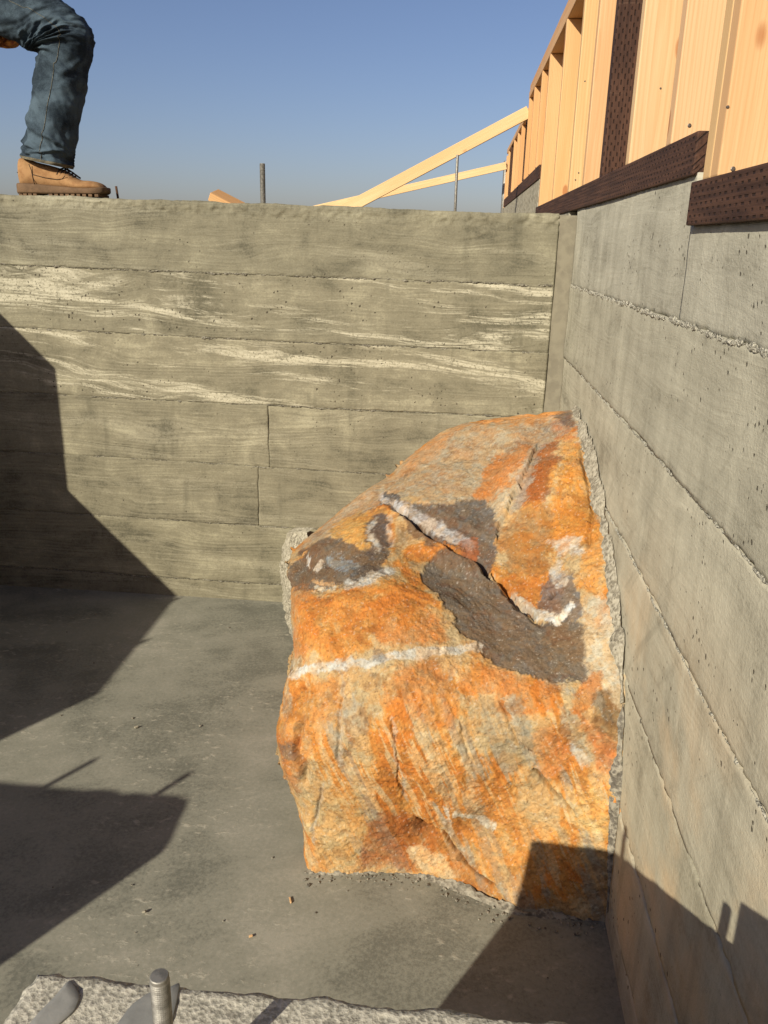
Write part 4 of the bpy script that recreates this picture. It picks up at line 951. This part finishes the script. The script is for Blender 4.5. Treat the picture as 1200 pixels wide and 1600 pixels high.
# boot
def boot(parent_e, shift=(0, 0, 0), rot=0):
    y0 = YL; mp = on(100, 304, 1, y0); sc = 1 / 445.0
    X = lambda u: on(u, 300, 1, y0)[0]; Zv = lambda v, u=100: on(u, v, 1, y0)[2]
    zb = Zv(305.5); obs = []
    us = np.array([35, 36.5, 40, 48, 60, 75, 90, 100, 108, 114, 120, 127, 136, 146, 155, 161, 164.5, 165.5])
    vt = np.array([256, 249, 247, 249, 253, 257, 261, 264, 267.5, 272, 277, 281, 282.5, 283, 285, 288, 291.5, 294])
    vb = np.array([289, 288.5, 288.5, 289, 290, 291, 292.5, 293.5, 294, 295, 295.5, 296, 296.5, 296.5, 296, 295.5, 295, 295])
    wd = np.array([.016, .026, .033, .038, .039, .038, .039, .041, .043, .045, .047, .049, .050, .049, .045, .036, .024, .010])
    m = 90; D = catmull(np.stack([us, vt, vb, wd], 1), m); n = 40; th = np.linspace(0, 2 * np.pi, n, endpoint=False); rings = []
    for u, a, b, wq in D:
        zt = Zv(a, u); zl = Zv(b, u) - .006; zc = (zt + zl) / 2; hz = (zt - zl) / 2
        yy = np.sign(np.sin(th)) * np.abs(np.sin(th)) ** .75 * wq; zz = np.cos(th); zz = np.sign(zz) * np.abs(zz) ** .85 * hz
        tall = np.clip((zz / (hz + 1e-6)), 0, 1); yy = yy * (1 - .22 * tall)
        rings.append(np.stack([np.full(n, X(u)), y0 + yy, zc + zz], 1))
    V, F = loft(rings); V = np.asarray(V); V[:, 1] += (fbm(V * 40, 3, 620) - .5) * .004; V[:, 2] += (fbm(V * 30, 3, 621) - .5) * .003
    up = mesh_obj('boot', V, F, M_BOOT); obs.append(up)
    # sole with lugs
    su = np.array([32, 33.5, 40, 60, 80, 100, 120, 140, 155, 165, 169, 171]); sw_ = np.array([.012, .030, .039, .043, .042, .045, .052, .054, .050, .039, .024, .008])
    stv = np.array([287, 286.5, 286.5, 287.5, 289.5, 291.5, 293.5, 294.5, 294, 293, 293.5, 296]); D = catmull(np.stack([su, sw_, stv], 1), 80)
    rings = []; n = 36; th = np.linspace(0, 2 * np.pi, n, endpoint=False)
    for u, wq, tv in D:
        zt = Zv(tv, u); toe = max(0, (u - 158) / 13) ** 2 * .012
        z0 = Zv(303.0 + u * .012, u) + toe; zc = (zt + z0) / 2; hz = max((zt - z0) / 2, .002)
        yy = np.sign(np.sin(th)) * np.abs(np.sin(th)) ** .35 * wq; zz = np.sign(np.cos(th)) * np.abs(np.cos(th)) ** .35 * hz
        rings.append(np.stack([np.full(n, X(u)), y0 + yy, zc + zz], 1))
    V, F = loft(rings); so = mesh_obj('sole', V, F, M_SOLE); obs.append(so); so.parent = up
    for u in list(range(36, 66, 8)) + list(range(84, 162, 9)):
        w_ = np.interp(u, su, sw_) - .003; x0 = X(u); x1 = X(u + 5.5); z1 = Zv(303.5 + u * .012, u); V, F = box_vf(x0, x1, y0 - w_, y0 + w_, z1 - .0062, z1 + .002)
        o = mesh_obj('lug', V, F, M_SOLE, smooth=False); o.parent = up; obs.append(o)
    for j, u in enumerate((103, 107.5, 112, 116.5, 121)):
        zt = Zv(np.interp(u, us, vt), u) + .003; ww = .022
        V, F = tube([(X(u) - .010, y0 - .036, zt - .022), (X(u) - .004, y0 - ww, zt - .004), (X(u) + .002, y0, zt + .003), (X(u) + .004, y0 + ww, zt - .003)], .0030, 7)
        o = mesh_obj('lace', V, F, M_LACE); o.parent = up; obs.append(o)
    for pts in ([(58, 258), (61, 268), (62, 280), (64, 290)], [(62, 274), (80, 279), (100, 282), (108, 281), (113, 276)], [(34, 270), (38, 271)]):
        yv = [y0 - np.interp(a, us, wd) * .93 - .003 for a, b in pts]
        V, F = tube([(X(a), yy, Zv(b, a)) for (a, b), yy in zip(pts, yv)], .0013, 6); o = mesh_obj('seam', V, F, M_LACE); o.parent = up; obs.append(o)
    return up, obs
bt, obs = boot(pw)
child(bt, pw)
# second boot, under the kneeling leg out of view
up2 = link_copy(bt, pw); up2.matrix_parent_inverse = Matrix.Translation(-Vector(pw.location)); up2.location = (-.84, .18, -.03)
for o in obs[1:]:
    link_copy(o, up2)
# upper body (out of view above the picture): one skinned surface
def skin_body():
    vs = [((hipx + .01, .13, hipz + .14), .15), ((hipx + .06, .13, hipz + .34), .155), ((hipx + .13, .13, hipz + .54), .16), ((hipx + .17, .13, hipz + .64), .07), ((hipx + .20, .13, hipz + .72), .055),
          ((hipx + .15, -.06, hipz + .54), .075), ((hipx + .05, -.11, hipz + .28), .055), ((hipx + .30, -.09, hipz + .16), .045),
          ((hipx + .15, .32, hipz + .54), .075), ((hipx + .0, .37, hipz + .27), .055), ((-1.99, .235, 1.945), .042)]
    ed = [(0, 1), (1, 2), (2, 3), (3, 4), (2, 5), (5, 6), (6, 7), (2, 8), (8, 9), (9, 10)]
    me = bpy.data.meshes.new('jacket'); me.from_pydata([v for v, r in vs], ed, []); o = bpy.data.objects.new('jacket', me); COL.objects.link(o)
    md = o.modifiers.new('skin', 'SKIN'); md.use_smooth_shade = True
    for i, (v, r) in enumerate(vs): me.skin_vertices[0].data[i].radius = (r, r * (.75 if i < 3 else 1))
    me.skin_vertices[0].data[0].use_root = True
    o.modifiers.new('sub', 'SUBSURF').levels = 2; o.modifiers['sub'].render_levels = 2; me.materials.append(M_SHIRT); child(o, pw)
skin_body()
def head():
    c = np.array([hipx + .25, .13, hipz + .83]); nU, nV = 36, 28; V = []
    for j in range(nV):
        ph = math.pi * (j + .5) / nV
        for i in range(nU):
            t = 2 * math.pi * i / nU; d = np.array([math.sin(ph) * math.cos(t), math.sin(ph) * math.sin(t), math.cos(ph)])
            r = np.array([.100, .076, .118]) * d
            if d[2] < 0: r[0] *= 1 - .10 * abs(d[2]); r[1] *= 1 - .22 * abs(d[2])
            fr = max(0, d[0])
            r[0] += .026 * math.exp(-((d[1]) / .16) ** 2 - ((d[2] + .14) / .20) ** 2) * fr          # nose
            r[0] -= .012 * math.exp(-((abs(d[1]) - .36) / .15) ** 2 - ((d[2] - .06) / .13) ** 2) * fr   # eye sockets
            r[0] += .008 * math.exp(-((d[1]) / .3) ** 2 - ((d[2] + .50) / .08) ** 2) * fr + .010 * math.exp(-((d[1]) / .3) ** 2 - ((d[2] + .85) / .12) ** 2)
            r[1] += math.copysign(.014, d[1]) * math.exp(-((d[0] + .05) / .18) ** 2 - (d[2] / .26) ** 2) * (abs(d[1]) > .8)
            V.append(c + r)
    F = [(j * nU + i, j * nU + (i + 1) % nU, (j + 1) * nU + (i + 1) % nU, (j + 1) * nU + i) for j in range(nV - 1) for i in range(nU)]
    F += [tuple(range(nU)), tuple((nV - 1) * nU + i for i in range(nU - 1, -1, -1))]
    nv, nf = tube([(hipx + .15, .13, hipz + .58), (hipx + .18, .13, hipz + .66), (hipx + .225, .13, hipz + .74), (hipx + .245, .13, hipz + .80)], [.062, .056, .054, .054], 20)
    nb = len(V); h = child(mesh_obj('head', list(V) + [tuple(a) for a in nv], F + [tuple(i + nb for i in f) for f in nf], M_SKIN), pw)
    V = np.array(V).reshape(nV, nU, 3); hv = c + (V[:15] - c) * 1.07; hv[:, :, 0] -= .012; hv = hv.reshape(-1, 3)
    F = [(j * nU + i, j * nU + (i + 1) % nU, (j + 1) * nU + (i + 1) % nU, (j + 1) * nU + i) for j in range(14) for i in range(nU)] + [tuple(range(nU))]
    hh = mesh_obj('hair', hv, F, M_HAIR); hh.parent = h
head()
def hand(wrist, along, palm_n, mat, name, curl=.5):
    """palm and five separate fingers, grown as one skinned mesh each rooted in the palm"""
    w_ = Vector(wrist); a = Vector(along).normalized(); n = Vector(palm_n); n = (n - a * n.dot(a)).normalized(); s = a.cross(n)
    vs = [(w_, .026), (w_ + a * .04, .030), (w_ + a * .08, .028)]; ed = [(0, 1), (1, 2)]
    V, F = tube([w_ - a * .03, w_, w_ + a * .03, w_ + a * .065, w_ + a * .09, w_ + a * .096], [.025, .027, .036, .040, .036, .02], 16)
    V = np.array(V); o_ = np.array(w_); nn = np.array(n); k = (V - o_) @ nn; V = V - np.outer(k * .45, nn)
    allV = [V]; allF = list(F); off = len(V)
    for j, (sd, ln) in enumerate(((-.030, .060), (-.010, .074), (.011, .078), (.031, .070))):
        b = w_ + a * .082 + s * sd; pts = [b]; d = a.copy()
        for q in range(3):
            d = (d + n * curl * .55).normalized(); pts.append(pts[-1] + d * ln * (.45, .32, .23)[q])
        v, f = tube([tuple(p) for p in catmull([tuple(p) for p in pts], 12)], np.linspace(.0105, .0075, 12), 10)
        allV.append(np.array(v)); allF += [tuple(i + off for i in ff) for ff in f]; off += len(v)
    b = w_ + a * .03 + s * .030; pts = [b, b + (a * .5 + s * .6).normalized() * .035, b + (a * .9 + s * .45 + n * .3).normalized() * .07]
    v, f = tube([tuple(p) for p in catmull([tuple(p) for p in pts], 10)], np.linspace(.013, .009, 10), 10)
    allV.append(np.array(v)); allF += [tuple(i + off for i in ff) for ff in f]
    return child(mesh_obj(name, np.concatenate(allV), allF, mat), pw)
pw1 = on(-12, 62, 1, .20)
hand(pw1, (1, -.25, -.10), (0, -.4, .9), M_GLOVE, 'gloved_hand', .25)
hand((hipx + .34, -.085, hipz + .15), (1, .1, -.3), (0, .5, -.8), M_SKIN, 'hand', .5)

# ------------------------------------------------------------------ crumbs on the slab
def chip(name, p, size, ang, mat, label, cat):
    l, w_, t = size; bm = bmesh.new(); r = bmesh.ops.create_cube(bm, size=1)
    for v in bm.verts:
        v.co = Vector((v.co.x * l, v.co.y * w_ * (1 + .5 * random.uniform(-1, 1)), v.co.z * t)) + Vector([random.uniform(-1, 1) * w_ * .2 for _ in range(3)])
    bmesh.ops.bevel(bm, geom=list(bm.edges), offset=min(w_, t) * .2, segments=1, affect='EDGES')
    me = bpy.data.meshes.new(name); bm.to_mesh(me); bm.free(); me.materials.append(mat); o = bpy.data.objects.new(name, me); COL.objects.link(o)
    o.location = (p[0], p[1], t * .5 + .0015); o.rotation_euler = (0, 0, ang); return tag(o, label, cat)
chip('wood_chip', on(453, 1408, 2, 0), (.016, .004, .003), 1.9, M_FIR, 'pale wood splinter on the slab just left below the boulder foot', 'wood chip')
chip('wood_chip', on(392, 1464, 2, 0), (.007, .004, .002), .4, M_FIR, 'tiny pale wood chip on the slab towards the low wall', 'wood chip')
chip('pebble', on(225, 1427, 2, 0), (.008, .006, .005), .3, M_GROUT, 'small crumb on the slab at the edge of the left shadow', 'pebble')
chip('pebble', on(213, 1138, 2, 0), (.010, .007, .006), .9, M_GROUT, 'small crumb on the slab in the sun above the bolt shadows', 'pebble')
def crumbs():
    n = 260; allV = []; allF = []; off = 0
    base = np.array([(1, 0, 0), (-1, 0, 0), (0, 1, 0), (0, -1, 0), (0, 0, 1), (0, 0, -1)], float); fc = [(0, 2, 4), (2, 1, 4), (1, 3, 4), (3, 0, 4), (2, 0, 5), (1, 2, 5), (3, 1, 5), (0, 3, 5)]
    for i in range(n):
        if i < 110:
            t = RNG.random(); a = jf[min(int(t * 9), 8)]; b = jf[min(int(t * 9), 8) + 1]; f = RNG.random(); c = a * (1 - f) + b * f; c = c + [0, -abs(RNG.normal(0, .022)) - .006, 0]; s = RNG.uniform(.0012, .005)
        else:
            c = np.array([RNG.uniform(-2.2, -.01), RNG.uniform(-2.25, -.02), 0]); s = RNG.gamma(2, .0007) + .0006
        R_ = RNG.normal(0, 1, (3, 3)); Q, _ = np.linalg.qr(R_); v = (base * RNG.uniform(.6, 1.3, (6, 1)) * s) @ Q; v[:, 2] *= .7
        allV.append(v + c + [0, 0, s * .4]); allF += [tuple(k + off for k in f) for f in fc]; off += 6
    tag(mesh_obj('crumbs', np.concatenate(allV), allF, M_GROUT_D, smooth=False), 'fine grit and crumbs scattered over the slab', 'grit', kind='stuff')
crumbs()
